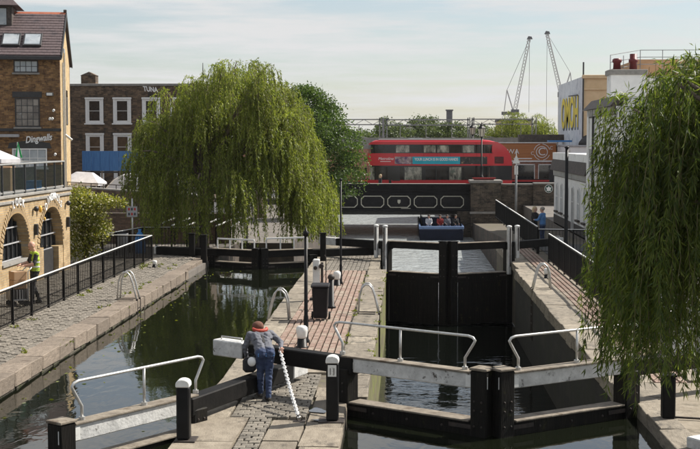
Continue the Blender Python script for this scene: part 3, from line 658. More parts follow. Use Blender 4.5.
gate_leaf('far right lock gate leaf with balance beam reaching over the island', (-.75, 48.5), (1.45, 47.35), (-3.45, 50.9), .75, -.42, -3.6, 'black_timber', None, racks=((.02, .2, -.5, 1.35), (-.16, .1, .1, 1.35)), low_h=.3, end_len=.95)
gate_leaf('far right lock gate leaf with balance beam towards the right fence', (4.0, 48.5), (1.78, 47.35), (6.3, 51.0), .75, -.42, -3.6, 'black_timber', None, racks=((.05, .2, -.5, 1.35), (-.12, .1, .1, 1.35)), low_h=.3, end_len=.6)
gate_leaf('shaded far gate leaf under the big willow on its towpath side', (-7.5, 48.3), (-5.68, 47.35), (-10.0, 49.5), .45, -.05, -3.6, 'black_timber', None, low_h=.3, end_len=.1, bw=.3)
gate_leaf('shaded far gate leaf under the big willow on its island side', (-3.65, 48.3), (-5.42, 47.35), (-.75, 49.6), .45, -.05, -3.6, 'black_timber', None, low_h=.3, end_len=.55, bw=.3)
# white railings standing on the two shaded gates
def gate_rail(label, p0, p1, z0, z1):
    p0 = Vector(p0); p1 = Vector(p1); t = thing('gate_railing', label, 'railing', (p0.x, p0.y, z0), group='white railings on the shaded gates')
    b = MB(); b.beam((*p0, z1), (*p1, z1), .05, .06); part('top_rail', b, 'white_paint', t, .006)
    for f in (0, .34, .67, 1):
        p = p0 + (p1 - p0) * f; b = MB(); b.beam((p.x, p.y, z0), (p.x, p.y, z1 - .03), .05, .05, up=(1, 0, 0)); part('post', b, 'white_paint', t, .005)
gate_rail('white painted railing on the shaded gate nearer the towpath', (-7.3, 48.1), (-5.78, 47.4), .47, .86)
gate_rail('white painted railing on the shaded gate nearer the island', (-5.32, 47.4), (-3.8, 48.1), .47, .92)
# dark timber frames beside the shaded gates
for (x, y, z, lb) in ((-7.75, 47.6, 1.0, 'dark timber post at the towpath end of the shaded gates'), (-8.35, 48.4, 1.0, 'dark timber post left of the shaded gates beneath the willow'), (-3.2, 48.2, 1.05, 'dark timber post at the island end of the shaded gates')):
    t = thing('gate_post', lb, 'post', (x, y, 0), group='timber posts by the shaded gates')
    b = MB(); b.box(x - .11, x + .11, y - .11, y + .11, -.3, z); part('shaft', b, 'black_timber', t, .015)
    b = MB(); b.box(x - .13, x + .13, y - .13, y + .13, z, z + .05); part('cap', b, 'black_timber', t, .01)

# ------------------------------------------------------------------ lockside furniture
def square_bollard(label, x, y, h, plate=True):
    t = thing('bollard', label, 'bollard', (x, y, 0), group='square black bollards with white caps')
    b = MB(); b.box(x - .13 - .1 * (x > -2), x + .2, y - .18, y + .18, 0, .02); part('base_plate', b, 'iron', t, .005)
    b = MB(); b.box(x - .1, x + .1, y - .1, y + .1, .02, h - .14); part('shaft', b, 'black_paint', t, .02)
    b = MB(); prof = [(-.108, 0), (-.108, .06), (-.09, .095), (-.045, .118), (0, .124), (.045, .118), (.09, .095), (.108, .06), (.108, 0)]
    b.prism([(x + px, h - .145 + pz) for px, pz in prof], 'y', y - .108, y + .108); part('white_cap', b, 'white_paint', t, .012)
    if plate:
        b = MB(); b.box(x - .07, x + .07, y - .106, y - .101, h - .36, h - .17); pl = part('notice', b, 'white_paint', t)
        for dx in (-.03, .03): b = MB(); b.box(x + dx - .006, x + dx + .006, y - .109, y - .1061, h - .33, h - .22); part('notice_mark', b, 'iron', pl)
square_bollard('square black bollard with white cap and notice beside the near gate', -1.2, 20.36, 1.12)
square_bollard('square black bollard with white cap by the half open left gate', -3.42, 18.95, 0.98, False)
def cap_bollard(label, x, y, h=.52, r=.11, z0=0.0):
    t = thing('mooring_bollard', label, 'bollard', (x, y, 0), group='round white topped mooring bollards')
    b = MB(); b.lathe(x, y, [(z0, r * 1.25), (z0 + .02, r * 1.25), (z0 + .03, r * .95), (z0 + h * .42, r * .85)]); part('black_base', b, 'black_paint', t, smooth=True)
    b = MB(); b.lathe(x, y, [(z0 + h * .42, r * .86), (z0 + h * .5, r * .95), (z0 + h * .75, r * 1.12), (z0 + h * .9, r * 1.05), (z0 + h * .97, r * .75), (z0 + h, .01)]); part('white_top', b, 'white_paint', t, smooth=True)
cap_bollard('white topped round bollard next to the tall black post', -2.32, 27.75, .5, .12)
cap_bollard('white topped round bollard beyond the black bin', -2.2, 39.9, .47, .11)
cap_bollard('small white topped bollard on the right quay by the black fence', 4.75, 42.2, .36, .09)
cap_bollard('small white bollard at the far corner of the towpath', -9.0, 44.3, .25, .08, .12)
def pole(label, x, y, h, r, cap):
    t = thing('lamp_column', label, 'post', (x, y, 0), group='slim black posts')
    b = MB(); b.lathe(x, y, [(-.05, r * 2.0), (.05, r * 2.0), (.09, r * 1.3), (.6, r * 1.25), (.65, r), (h, r * .85)], 10); part('shaft', b, 'black_paint', t, smooth=True)
    b = MB()
    if cap: b.lathe(x, y, [(h, r * .9), (h + .03, r * 1.5), (h + .1, r * 1.5), (h + .13, r * .7), (h + .25, .004)], 10)
    else: b.lathe(x, y, [(h, r * .9), (h + .02, r * 1.4), (h + .06, r * 1.2), (h + .09, .005)], 10)
    part('finial', b, 'black_paint', t, smooth=True); return t
pole('tall black post with spiked finial on the brick paving', -2.28, 28.4, 2.45, .045, True)
pole('taller slim black post rising in front of the canal water', -2.1, 40.3, 3.35, .036, False)
pole('thick black post against the white building at right', 6.4, 50.2, 4.35, .075, False)
# bin and paddle gear
def bin_(x, y):
    t = thing('wheelie_bin', 'black plastic wheeled bin standing on the brick paving', 'bin', (x, y, 0))
    b = MB(); vs = []
    for z, w, d in ((.06, .17, .19), (.86, .21, .25)): vs += [(x - w, y - d, z), (x + w, y - d, z), (x + w, y + d, z), (x - w, y + d, z)]
    b.add(vs, [(3, 2, 1, 0), (4, 5, 6, 7), (0, 1, 5, 4), (1, 2, 6, 5), (2, 3, 7, 6), (3, 0, 4, 7)]); part('body', b, 'bin_black', t, .02)
    b = MB(); b.prism([(-.27, .862), (.30, .862), (.31, .90), (.2, .95), (-.2, .935), (-.28, .90)], 'x', x - .235, x + .235); b.v = [(v[0], v[1] + y, v[2]) for v in b.v]; part('lid', b, 'bin_black', t, .012)
    for s in (-1, 1):
        b = MB(); b.tube([(x + s * .20, y + .17, .1), (x + s * .245, y + .17, .1)], .1, 14); part('wheel', b, 'tyre', t)
    b = MB(); b.tube([(x - .2, y + .30, .9), (x + .2, y + .30, .9)], .016, 6); part('handle', b, 'bin_black', t)
bin_(-2.2, 32.1)
def paddle_stand(x, y):
    t = thing('paddle_gear', 'white and black ground paddle winding stand behind the bin', 'paddle gear', (x, y, 0))
    b = MB(); b.box(x - .19, x + .30, y - .13, y + .13, 0, .06); part('base', b, 'iron', t, .01)
    b = MB(); b.box(x - .1, x + .1, y - .09, y + .09, .06, 1.2); part('white_post', b, 'white_paint', t, .03)
    b = MB(); b.box(x + .13, x + .2, y - .05, y + .05, .06, 1.1); part('rack_bar', b, 'iron', t, .008)
    b = MB(); b.tube([(x - .02, y - .1, .95), (x - .02, y - .19, .95)], .055, 12); b.tube([(x + .15, y, 1.0), (x + .15, y - .15, 1.0)], .07, 12); part('gear_wheel', b, 'iron', t)
    b = MB(); b.tube([(x + .28, y, .06), (x + .28, y, 1.25), (x + .24, y, 1.32)], .016, 6); part('rod', b, 'iron', t)
paddle_stand(-2.6, 36.2)
t = thing('pump_pedestal', 'short black pedestal with rounded head next to the bin', 'pedestal', (-2.06, 34.4, 0))
b = MB(); b.lathe(-2.06, 34.4, [(0, .13), (.05, .13), (.07, .085), (.8, .075)]); part('column', b, 'black_paint', t, smooth=True)
b = MB(); b.ell((-2.06, 34.4, .86), .1, .1, .09); part('head', b, 'iron', t, smooth=True)

# ladder hoops: built once, copied
def make_ladder():
    t = thing('ladder_rail', 'steel ladder hoops over the towpath edge below the fence', 'ladder', (0, 0, 0), group='steel ladder hoops at the lock edges')
    for yy in (-.19, .19):
        b = MB(); b.tube([(-.44, yy, 0), (-.40, yy, .52), (-.34, yy, .70), (-.25, yy, .79), (-.15, yy, .79), (-.07, yy, .70), (0, yy, .5), (.06, yy, .25), (.12, yy, -.02)], .024, 8); part('hoop', b, 'steel', t, smooth=True)
    for yy in (-.19, .19):
        b = MB(); b.box(-.5, .02, yy - .02, yy + .02, .001, .02); part('foot_bar', b, 'iron', t)
        b = MB(); b.box(.11, .15, yy - .025, yy + .025, -1.6, .04); part('stile', b, 'iron', t, .004)
    for k in range(5):
        b = MB(); b.box(.115, .145, -.165, .165, -.25 - k * .28, -.22 - k * .28); part('rung', b, 'iron', t)
    return t
lad = make_ladder(); lad.location = (-7.73, 35.1, .125)
copy_tree(lad, (-3.45, 32.1, 0), math.pi, 'steel ladder hoops at the island edge behind the worker')
copy_tree(lad, (-.83, 33.4, 0), 0, 'steel ladder hoops at the island edge facing the deep chamber')
copy_tree(lad, (4.07, 39.0, 0.02), math.pi, 'steel ladder hoops on the right quay edge')

# fences
def fence(label, pts, h, sp=.115, post_sp=1.55, rail_mat='white_paint', z0=0.0, group='black railings with pale handrails', bal=True, zs=None):
    p0 = Vector(pts[0]); t = thing('railing_fence', label, 'fence', (p0.x, p0.y, z0), group=group)
    bm_ = MB(); bm_.box(-.008, .008, -.008, .008, 0, h - .14); bme = mesh_from(bm_, mats=['black_paint'], name='baluster')
    pm = MB(); pm.box(-.03, .03, -.03, .03, -.02, h - .03); pme = mesh_from(pm, bevel=.005, mats=['black_paint'], name='post')
    for a, c in zip(pts[:-1], pts[1:]):
        a = Vector(a); c = Vector(c); L = (c - a).length; d = (c - a) / L; rz = math.atan2(d.y, d.x)
        b = MB(); b.beam((a.x, a.y, z0 + h - .012), (c.x, c.y, z0 + h - .012), .055, .024); part('handrail', b, rail_mat, t, .005)
        for zz in (.09, h - .06):
            b = MB(); b.beam((a.x, a.y, z0 + zz), (c.x, c.y, z0 + zz), .035, .03); part('rail', b, 'black_paint', t)
        n = max(1, round(L / post_sp))
        for i in range(n + 1): p = a + d * (L * i / n); piece('post', pme, t, (p.x, p.y, z0), rz=rz)
        if bal:
            m_ = int(L / sp)
            for i in range(1, m_): p = a + d * (L * i / m_); piece('baluster', bme, t, (p.x, p.y, z0 + .09), rz=rz)
    return t
fence('long black railing along the towpath with pale handrail', [(-9.65, 24.0), (-9.65, 47.0), (-11.6, 47.2)], .96, z0=.11)
fence('black railing on the right quay running towards the willow', [(5.5, 26.0), (5.5, 48.2)], 1.1)
fence('black railing beyond the gates on the right leading to the bridge', [(5.45, 52.0), (5.45, 76.0)], 1.12, sp=.12)
fence('short black railing turning off by the seated pair', [(5.5, 51.9), (8.3, 51.6)], 1.02, sp=.14)
fence('low black railing behind the towpath corner', [(-11.7, 47.6), (-11.0, 51.7), (-8.6, 51.9)], 0.95, sp=.13, z0=.11)

# stepped ramp rails under the willow
for k in range(6):
    x = -10.9 + k * .62; y = 54.2 + k * .22
    t = thing('ramp_rail', ['pale topped ramp rail nearest the round litter bin', 'second pale topped ramp rail from the litter bin', 'third pale topped ramp rail from the litter bin', 'fourth pale topped ramp rail from the litter bin', 'fifth ramp rail, in the willow shade', 'last ramp rail deepest in the willow shade'][k], 'railing', (x, y, 0), group='stepped ramp rails under the willow')
    b = MB(); b.beam((x, y, .95 - k * .02), (x + .62, y + 1.2, 1.22 - k * .02), .07, .05); part('handrail', b, 'white_paint', t, .006)
    b = MB(); b.box(x - .03, x + .03, y - .03, y + .03, 0, .93 - k * .02); part('post', b, 'black_paint', t)
    b = MB(); b.box(x + .56, x + .62, y + 1.1, y + 1.16, 0, 1.15 - k * .02); part('post', b, 'black_paint', t)
b = MB(); b.box(-14, -8.0, 56.6, 57.0, -.1, 1.35); tag(part('retaining_wall', b, 'brick_wall_dark'), 'low dark wall behind the ramp rails under the willow', 'wall')
# signpost, litter bin, sack
t = thing('sign_post', 'pale post carrying a small square notice by the towpath railing', 'sign', (-11.15, 50.5, 0))
b = MB(); b.cyl(-11.15, 50.5, -.02, 2.3, .035, 8); part('pole', b, 'steel', t, smooth=True)
b = MB(); b.box(-11.37, -10.93, 50.42, 50.445, 1.55, 1.98); sg = part('notice_board', b, 'plastic_grey', t, .004)
for (dx, dz, m_) in ((-.12, .32, 'red_paint'), (.0, .32, 'letter_dark'), (.12, .32, 'red_paint'), (-.12, .12, 'letter_dark'), (.0, .12, 'red_paint'), (.12, .12, 'letter_dark')):
    b = MB(); b.box(-11.15 + dx - .035, -11.15 + dx + .035, 50.412, 50.419, 1.55 + dz - .05, 1.55 + dz + .05); part('pictogram', b, m_, sg)
t = thing('litter_bin', 'round grey litter bin behind the towpath railing', 'bin', (-11.3, 49.3, 0))
b = MB(); b.lathe(-11.3, 49.3, [(0, .2), (.9, .22), (.92, .24), (.97, .24)], 14); part('drum', b, 'plastic_grey', t, smooth=True)
b = MB(); b.lathe(-11.3, 49.3, [(.97, .24), (1.02, .22), (1.05, .05)], 14); part('lid', b, 'bin_black', t, smooth=True)
b = MB(); b.lathe(-10.75, 50.0, [(0, .16), (.15, .22), (.5, .23), (.85, .16), (1.0, .05), (1.08, .08)], 12); o = part('rubbish_sack', b, 'plastic_blue', smooth=True); tag(o, 'blue sack standing by the litter bin and notice', 'sack')

# rope, ring and puddles
ch = thing('chain', 'white plastic chain running taut from the worker to the ground', 'chain', (-1.76, 20.35, 0))
cb_ = MB(); cb_.tube([(.025 * math.cos(a), 0, .025 * math.sin(a) + (.016 if math.sin(a) > 0 else -.016)) for a in np.linspace(0, 2 * math.pi, 13)], .0105, 6, caps=False); cme = mesh_from(cb_, mats=['rope_white'], name='link', smooth=True)
c0 = Vector((-2.26, 22.22, .90)); c1 = Vector((-1.76, 20.35, .06)); nl = 36; q0 = (c1 - c0).to_track_quat('Z', 'X')
for k in range(nl):
    f = (k + .5) / nl; o = piece('link', cme, ch, c0.lerp(c1, f) + Vector((0, 0, -.05 * 4 * f * (1 - f)))); o.rotation_mode = 'QUATERNION'; o.rotation_quaternion = q0 @ Matrix.Rotation(R(90) * (k % 2) + R(20), 4, 'Z').to_quaternion()
t = thing('mooring_ring', 'small iron ring plate where the white chain meets the slabs', 'ring', (-1.74, 20.3, 0))
b = MB(); b.box(-1.84, -1.64, 20.22, 20.38, .001, .015); part('plate', b, 'iron', t, .003)
b = MB(); b.tube([(-1.74 + .05 * math.cos(a), 20.3, .06 + .05 * math.sin(a)) for a in np.linspace(0, 2 * math.pi, 13)], .01, 6); part('ring', b, 'iron', t, smooth=True)
def puddle(label, x, y, rx, ry):
    b = MB(); n = 18; pts = []
    ph = [random.uniform(0, 6) for _ in range(3)]
    for i in range(n):
        a = 2 * math.pi * i / n; k = 1 + .25 * math.sin(2 * a + ph[0]) + .18 * math.sin(3 * a + ph[1]) + .1 * math.sin(5 * a + ph[2]); pts.append((x + rx * k * math.cos(a), y + ry * k * math.sin(a), .016))
    b.add(pts, [tuple(range(n))]); tag(part('puddle', b, 'puddle_wet', rec=False), label, 'puddle', 'small puddles on the slabs')
puddle('small bright puddle on the slabs left of the notice bollard', -1.5, 21.1, .12, .22)
puddle('narrow bright puddle at the foot of the notice bollard', -1.45, 20.35, .13, .06)

# loose timber on the near right bank
b = MB(); b.beam((4.35, 18.55, .09), (6.3, 19.75, .09), .5, .18); o = part('timber_baulk', b, 'white_timber', bevel=.02); tag(o, 'pale weathered timber baulk lying on the bank at bottom right', 'timber')
t = thing('bank_post', 'stout black timber post on the sandy bank below the willow', 'post', (4.36, 20.75, 0))
b = MB(); b.box(4.26, 4.47, 20.65, 20.86, .021, .72); part('shaft', b, 'black_timber', t, .02)
b = MB(); b.box(4.24, 4.49, 20.63, 20.88, .72, .76); part('cap', b, 'black_timber', t, .01)
b = MB(); b.beam((4.48, 20.72, .04), (5.1, 20.6, .035), .03, .03); part('foot_stay', b, 'iron', t)

# ------------------------------------------------------------------ people
def remeshed(mb, voxel):
    me = mesh_from(mb, name='tmpbody'); o = bpy.data.objects.new('tmpbody', me); COL.objects.link(o)
    md = o.modifiers.new('r', 'REMESH'); md.mode = 'VOXEL'; md.voxel_size = voxel; md.use_smooth_shade = True
    sm = o.modifiers.new('s', 'SMOOTH'); sm.iterations = 3; sm.factor = .4
    dg = bpy.context.evaluated_depsgraph_get(); r_ = bpy.data.meshes.new_from_object(o.evaluated_get(dg)); bpy.data.objects.remove(o); bpy.data.meshes.remove(me); return r_
def person(label, loc, rz, J, look, voxel=.014, scale=1.0, group=None, hair='hair_dark', long_hair=False, hands=True, cap=None):
    """J overrides the joints of a standing figure (x right, y forward, z up); look maps body regions to materials"""
    j = dict(pel=(0, 0, .95), che=(0, .0, 1.27), nec=(0, .0, 1.45), hea=(0, .025, 1.60), look=(0, 1, 0),
             shl=(-.175, 0, 1.40), shr=(.175, 0, 1.40), ell=(-.23, -.03, 1.12), elr=(.23, -.03, 1.12), wrl=(-.24, .07, .88), wrr=(.24, .07, .88),
             hil=(-.09, 0, .92), hir=(.09, 0, .92), knl=(-.10, .02, .50), knr=(.10, .02, .50), anl=(-.10, -.02, .085), anr=(.10, -.02, .085), tol=(-.115, .14, .035), tor=(.115, .14, .035))
    j.update(J); V = {k: Vector(v) for k, v in j.items()}
    segs = []
    def sg(a, ra, b_, rb, tg): segs.append((Vector(a), ra, Vector(b_), rb, tg))
    side = (V['shr'] - V['shl']).normalized(); spine = (V['che'] - V['pel']).normalized()
    for s in (-1, 1):
        sg(V['pel'] + side * s * .07, .118, V['pel'].lerp(V['che'], .5) + side * s * .06, .108, 'top'); sg(V['pel'].lerp(V['che'], .5) + side * s * .06, .108, V['che'] + side * s * .09, .118, 'top')
        sg(V['pel'] + side * s * .07 - spine * .05, .115, V['pel'] + side * s * .07, .118, 'legs')
    sg(V['che'], .11, V['nec'] - (V['nec'] - V['che']) * .25, .085, 'top')
    sg(V['nec'] - (V['hea'] - V['nec']) * .2, .055, V['hea'], .055, 'skin')
    for s, c in (('l', -1), ('r', 1)):
        sg(V['che'] + side * c * .07, .09, V['sh' + s], .072, 'top'); sg(V['sh' + s], .068, V['el' + s], .052, 'arm'); sg(V['el' + s], .052, V['wr' + s], .036, look.get('sleeve', 'top'))
        sg(V['hi' + s], .098, V['kn' + s], .068, 'legs'); sg(V['kn' + s], .068, V['an' + s], .052, 'legs'); sg(V['an' + s], .048, V['to' + s], .04, 'shoe'); sg(V['an' + s] + Vector((0, -.03, -.04)), .04, V['to' + s], .036, 'shoe')
        f = (V['wr' + s] - V['el' + s]).normalized(); p = V['wr' + s]
        acr = f.cross(spine); acr = (acr if acr.length > .1 else side).normalized()
        if hands:
            bend = (acr.cross(f)).normalized()
            sg(p, .03, p + f * .05 + acr * .016, .024, 'skin'); sg(p, .03, p + f * .05 - acr * .016, .024, 'skin')
            for q, ln in ((-.033, .062), (-.011, .075), (.011, .07), (.033, .055)):
                a = p + f * .065 + acr * q; m1 = a + f * ln * .55 - bend * .008; sg(a, .011, m1, .010, 'skin'); sg(m1, .010, m1 + (f * .6 - bend * .8).normalized() * ln * .5, .009, 'skin')
            th = p + f * .02 - acr * .03; sg(th, .012, th - acr * .025 + f * .035, .011, 'skin'); sg(th - acr * .025 + f * .035, .011, th - acr * .025 + f * .065, .009, 'skin')
        else: sg(p, .034, p + f * .1, .03, 'skin')
    lk = V['look'].normalized(); hu = (V['hea'] - V['nec']).normalized(); lk = (lk - hu * lk.dot(hu)).normalized(); hs = lk.cross(hu)
    H = V['hea']
    sg(H + hu * .035 - lk * .012, .098, H + hu * .03 + lk * .008, .092, 'skin'); sg(H - hu * .05 + lk * .025, .066, H - hu * .075 + lk * .045, .05, 'skin')
    sg(H + lk * .095 + hu * .01, .013, H + lk * .115 - hu * .02, .016, 'skin')
    for c in (-1, 1): sg(H + hs * c * .088 + hu * .015, .018, H + hs * c * .09 - hu * .015, .014, 'skin')
    mb = MB()
    for a, ra, b_, rb, tg in segs:
        n = 9
        if (b_ - a).length > 1e-4: mb.tube([a, b_], [ra, rb], n)
        mb.ell(a, ra, ra, ra, 9, 6); mb.ell(b_, rb, rb, rb, 9, 6)
    me = remeshed(mb, voxel); tags = ['top', 'legs', 'skin', 'shoe', 'arm']
    if voxel < .015:
        from mathutils import noise as mn
        nrm_ = [v.normal.copy() for v in me.vertices]; cos_ = [v.co.copy() for v in me.vertices]
        for k_, c in enumerate(cos_):
            if (c - V['hea']).length > .16 and (c - V['wrl']).length > .12 and (c - V['wrr']).length > .12:
                f = mn.noise(Vector((c.x * 9, c.y * 9 + c.z * 10, c.z * 26 + c.x * 12))) + .5 * mn.noise(Vector((c.x * 25, c.y * 25, c.z * 30)))
                cos_[k_] = c + nrm_[k_] * f * .011
        me.vertices.foreach_set('co', [q_ for c in cos_ for q_ in c]); me.update()
    n = len(me.polygons); C = np.zeros(n * 3); me.polygons.foreach_get('center', C); C = C.reshape(-1, 3)
    best = np.full(n, 1e9); idx = np.zeros(n, int)
    for a, ra, b_, rb, tg in segs:
        A = np.array(a); Bv = np.array(b_) - A; L2 = max(Bv @ Bv, 1e-9); tt = np.clip(((C - A) @ Bv) / L2, 0, 1)
        d = np.linalg.norm(C - (A + tt[:, None] * Bv), axis=1) - (ra + (rb - ra) * tt)
        k = d < best; best[k] = d[k]; idx[k] = tags.index(tg if tg in tags else 'top')
    me.materials.clear()
    for tg in tags: me.materials.append(M[look.get(tg, look['top'])])
    me.polygons.foreach_set('material_index', idx.astype(np.int32)); me.polygons.foreach_set('use_smooth', [True] * n)
    t = thing('person', label, 'person', loc, rz, group); t.scale = (scale,) * 3
    OFF[t.name] = Vector((0, 0, 0))
    me.name = 'body'; body = link('body', me, t)
    if cap:
        b = MB(); b.ell(H + hu * .045 - lk * .02, .112, .118, .098, 14, 9); cp = part('cap', b, cap, t, smooth=True)
    if hair:
        b = MB(); b.ell(H + hu * .05 - lk * .024, .106, .108, .092, 12, 8)
        if long_hair: b.ell(H - hu * .04 - lk * .05, .095, .085, .14, 12, 8)
        part('hair', b, hair, t, smooth=True)
    b = MB()
    for c in (-1, 1): b.ell(H + lk * .094 + hs * c * .034 + hu * .03, .011, .011, .011, 6, 5)
    part('eyes', b, 'eye', t); b = MB(); b.beam(H + lk * .098 - hs * .022 - hu * .055, H + lk * .098 + hs * .022 - hu * .055, .012, .009); part('mouth', b, 'life_red', t)
    return t, V
# lock worker leaning over the balance beam, back to us
w, V = person('lock worker in grey hoodie and blue jeans bent over the balance beam', (-2.5, 22.02, 0), R(20), dict(
    pel=(0, .04, .86), che=(.0, .30, 1.07), nec=(.0, .43, 1.14), hea=(.0, .53, 1.20), look=(0, .75, -.65), shl=(-.19, .36, 1.13), shr=(.19, .36, 1.13),
    ell=(-.26, .48, .88), wrl=(-.20, .62, .68), elr=(.36, .28, .97), wrr=(.31, .08, .90), hil=(-.085, .02, .84), hir=(.085, .02, .84), knl=(-.07, .08, .46), knr=(.06, -.02, .46),
    anl=(-.05, .16, .10), anr=(.02, -.16, .085), tol=(-.06, .31, .04), tor=(.02, -.01, .035)), dict(top='hoodie_grey', legs='jeans', skin='skin', shoe='boots'), voxel=.011, hair=None, cap='cap_brown')
b = MB(); pts = [(.125 * math.cos(a), .40 + .085 * math.sin(a), 1.195 + .035 * math.sin(a) + .03) for a in np.linspace(.95 * math.pi, 2.05 * math.pi, 9)]
b.tube(pts, [.022, .032, .036, .038, .038, .038, .036, .032, .022], 8); part('life_jacket_collar', b, 'life_red', w, smooth=True)
b = MB(); b.beam((0, .08, 1.015), (0, .33, 1.21), .045, .012, up=(0, -.6, .8)); b.beam((-.17, .17, 1.055), (.17, .17, 1.055), .012, .05, up=(0, -.6, .8)); part('harness_strap', b, 'strap', w, .003)
b = MB(); b.box(-.15, .15, -.085, -.06, .79, .85); part('shirt_hem', b, 'cloth_blue', w, .006)
b = MB(); b.ell((-2.73, 21.92, .70), .075, .07, .085, 12, 8); b2 = MB()
o = tag(part('rope_fender', b, 'rope_white', smooth=True), 'round white fender hanging at the worker\'s left hip', 'fender')
b = MB(); b.tube([(-2.73, 21.93, .77), (-2.63, 21.98, .86)], .008, 5); part('lanyard', b, 'strap', o)
t = thing('holdall', 'black holdall resting on the balance beam beside the worker', 'bag', (-2.8, 22.28, .42))
b = MB(); b.box(-2.93, -2.69, 22.16, 22.38, .453, .72); part('body', b, 'cloth_black', t, .05)
b = MB(); b.tube([(-2.88, 22.27, .71), (-2.86, 22.27, .78), (-2.77, 22.27, .78), (-2.75, 22.27, .71)], .012, 6); part('handle', b, 'cloth_black', t, smooth=True)

# delivery man with a loaded sack trolley behind the towpath railing
p_, V = person('man in hi-vis vest pushing boxes behind the towpath railing', (-10.28, 34.1, .11), R(125), dict(
    hea=(0, .07, 1.61), look=(0, .9, -.5), ell=(-.25, .10, 1.14), wrl=(-.17, .34, 1.10), elr=(.25, .10, 1.14), wrr=(.17, .34, 1.10), knl=(-.10, .10, .50), anl=(-.10, .10, .085), tol=(-.11, .25, .04), anr=(.10, -.16, .085), tor=(.11, -.01, .035)),
    dict(top='hi_vis', arm='cloth_black', legs='cloth_black', skin='skin', shoe='boots', sleeve='skin'), hair=None)
b = MB()
for zz in (1.03, 1.16):
    ring_ = []
    for k in range(20):
        a = 2 * math.pi * k / 20; ring_.append((.185 * math.copysign(abs(math.cos(a)) ** .7, math.cos(a)), .127 * math.copysign(abs(math.sin(a)) ** .8, math.sin(a)), zz))
    b.add(ring_ + [(x, y, z + .045) for x, y, z in ring_], [(k, (k + 1) % 20, 20 + (k + 1) % 20, 20 + k) for k in range(20)])
part('reflective_bands', b, 'reflective', p_)
b = MB(); b.prism([(-.045, .98), (.045, .98), (.075, 1.40), (-.075, 1.40)], 'y', .095, .135); part('shirt_front', b, 'cloth_black', p_, .01)
t = thing('sack_trolley', 'grey wire trolley pushed by the man in the hi-vis vest', 'trolley', (-10.62, 33.7, .11), R(125))
b = MB()
for s in (-.22, .22): b.tube([(s, -.2, .12), (s, -.2, .95), (s, -.3, 1.05)], .016, 6)
b.tube([(-.22, -.3, 1.05), (.22, -.3, 1.05)], .016, 6); part('frame', b, 'steel', t, smooth=True)
b = MB()
for k in range(7): b.box(-.24, .24, -.18 + k * .07, -.165 + k * .07, .20, .46)
b.box(-.25, .25, -.19, .27, .17, .2); b.box(-.25, .25, -.19, -.18, .2, .48); b.box(-.25, .25, .26, .27, .2, .48); part('basket', b, 'plastic_grey', t)
for s in (-1, 1):
    for yy in (-.14, .2): b = MB(); b.tube([(s * .2, yy, .08), (s * .24, yy, .08)], .08, 12); part('wheel', b, 'tyre', t)
for k, (dz, sx, lb) in enumerate(((.595, .2, 'lower brown cardboard box on the wire trolley'), (.835, .18, 'upper brown cardboard box on the wire trolley'))):
    b = MB(); b.box(-sx, sx, -.17, .2, 0, .23); o = part('cardboard_box', b, 'cardboard', None, .006); o.location = (-10.62, 33.7, dz); o.rotation_euler = (0, 0, R(125 + 6 * k)); tag(o, lb, 'box', 'boxes on the trolley')
    b = MB(); b.box(-.03, .03, -.172, .202, .2285, .2315); part('tape', b, 'bridge_cream', o)

# pair by the right railing
person('person in blue jacket standing by the right railing', (6.1, 56.0, -.02), R(60), dict(ell=(-.24, .12, 1.15), wrl=(-.12, .32, 1.15), elr=(.25, .12, 1.15), wrr=(.12, .32, 1.15)), dict(top='cloth_blue', legs='jeans', skin='skin', shoe='boots'), voxel=.02, hair='hair_grey', hands=False)
person('fair haired person in dark clothes facing the blue jacket', (5.78, 56.45, -.02), R(-120), dict(ell=(-.24, .12, 1.15), wrl=(-.12, .30, 1.2), elr=(.25, .12, 1.15), wrr=(.12, .30, 1.2)), dict(top='cloth_black', legs='cloth_black', skin='skin', shoe='boots'), voxel=.02, hair='hair_blond', long_hair=True, hands=False)

# ------------------------------------------------------------------ arched terrace building on the left
AX = -12.0
t = thing('arch_building', 'yellow brick building with arched openings and a roof terrace', 'building', (AX, 44, 0))
SPR = .95; arches = [(33.0, 35.5), (36.55, 39.35), (40.35, 43.25)]; ZT = 2.72
def arch_z(y, a, b_):
    c = (a + b_) / 2; r = (b_ - a) / 2; u = max(-1, min(1, (y - c) / r)); return SPR + 1.45 * math.sqrt(max(0, 1 - abs(u) ** 2.3))
wl = MB(); x0, x1 = AX - .45, AX
edges = [24.0] + [v for a in arches for v in a] + [44.1]
for i in range(0, len(edges), 2): wl.box(x0, x1, edges[i], edges[i + 1], -.1, ZT)
for a, b_ in arches:
    N = 20; ys = [a + (b_ - a) * i / N for i in range(N + 1)]
    for y0, y1 in zip(ys[:-1], ys[1:]):
        z0, z1 = arch_z(y0, a, b_), arch_z(y1, a, b_)
        wl.add([(x0, y0, z0), (x1, y0, z0), (x1, y1, z1), (x0, y1, z1), (x0, y0, ZT), (x1, y0, ZT), (x1, y1, ZT), (x0, y1, ZT)], [(0, 3, 2, 1), (4, 5, 6, 7), (1, 2, 6, 5), (3, 0, 4, 7)])
part('wall', wl, 'brick_yellow_y', t, rec=False)
b = MB(); b.box(-26, x0 - .01, 43.7, 44.08, -.1, ZT); part('end_wall', b, 'brick_yellow_x', t)
b = MB(); b.box(AX - .5, AX + .06, 24, 44.16, ZT + .001, ZT + .1); part('string_course', b, 'cap_stone', t, .015)
b = MB(); b.box(AX - .48, AX + .03, 24, 44.13, ZT + .101, 2.9); part('parapet', b, 'brick_yellow_y', t)
b = MB(); b.box(-26, AX + .08, 24, 44.2, 2.901, 2.99); part('terrace_slab', b, 'cap_stone', t, .015)
vm = MB(); vm.box(-.02, .025, -.055, .055, 0, .26); vme = mesh_from(vm, bevel=.008, mats=['brick_yellow_y'], name='voussoir')
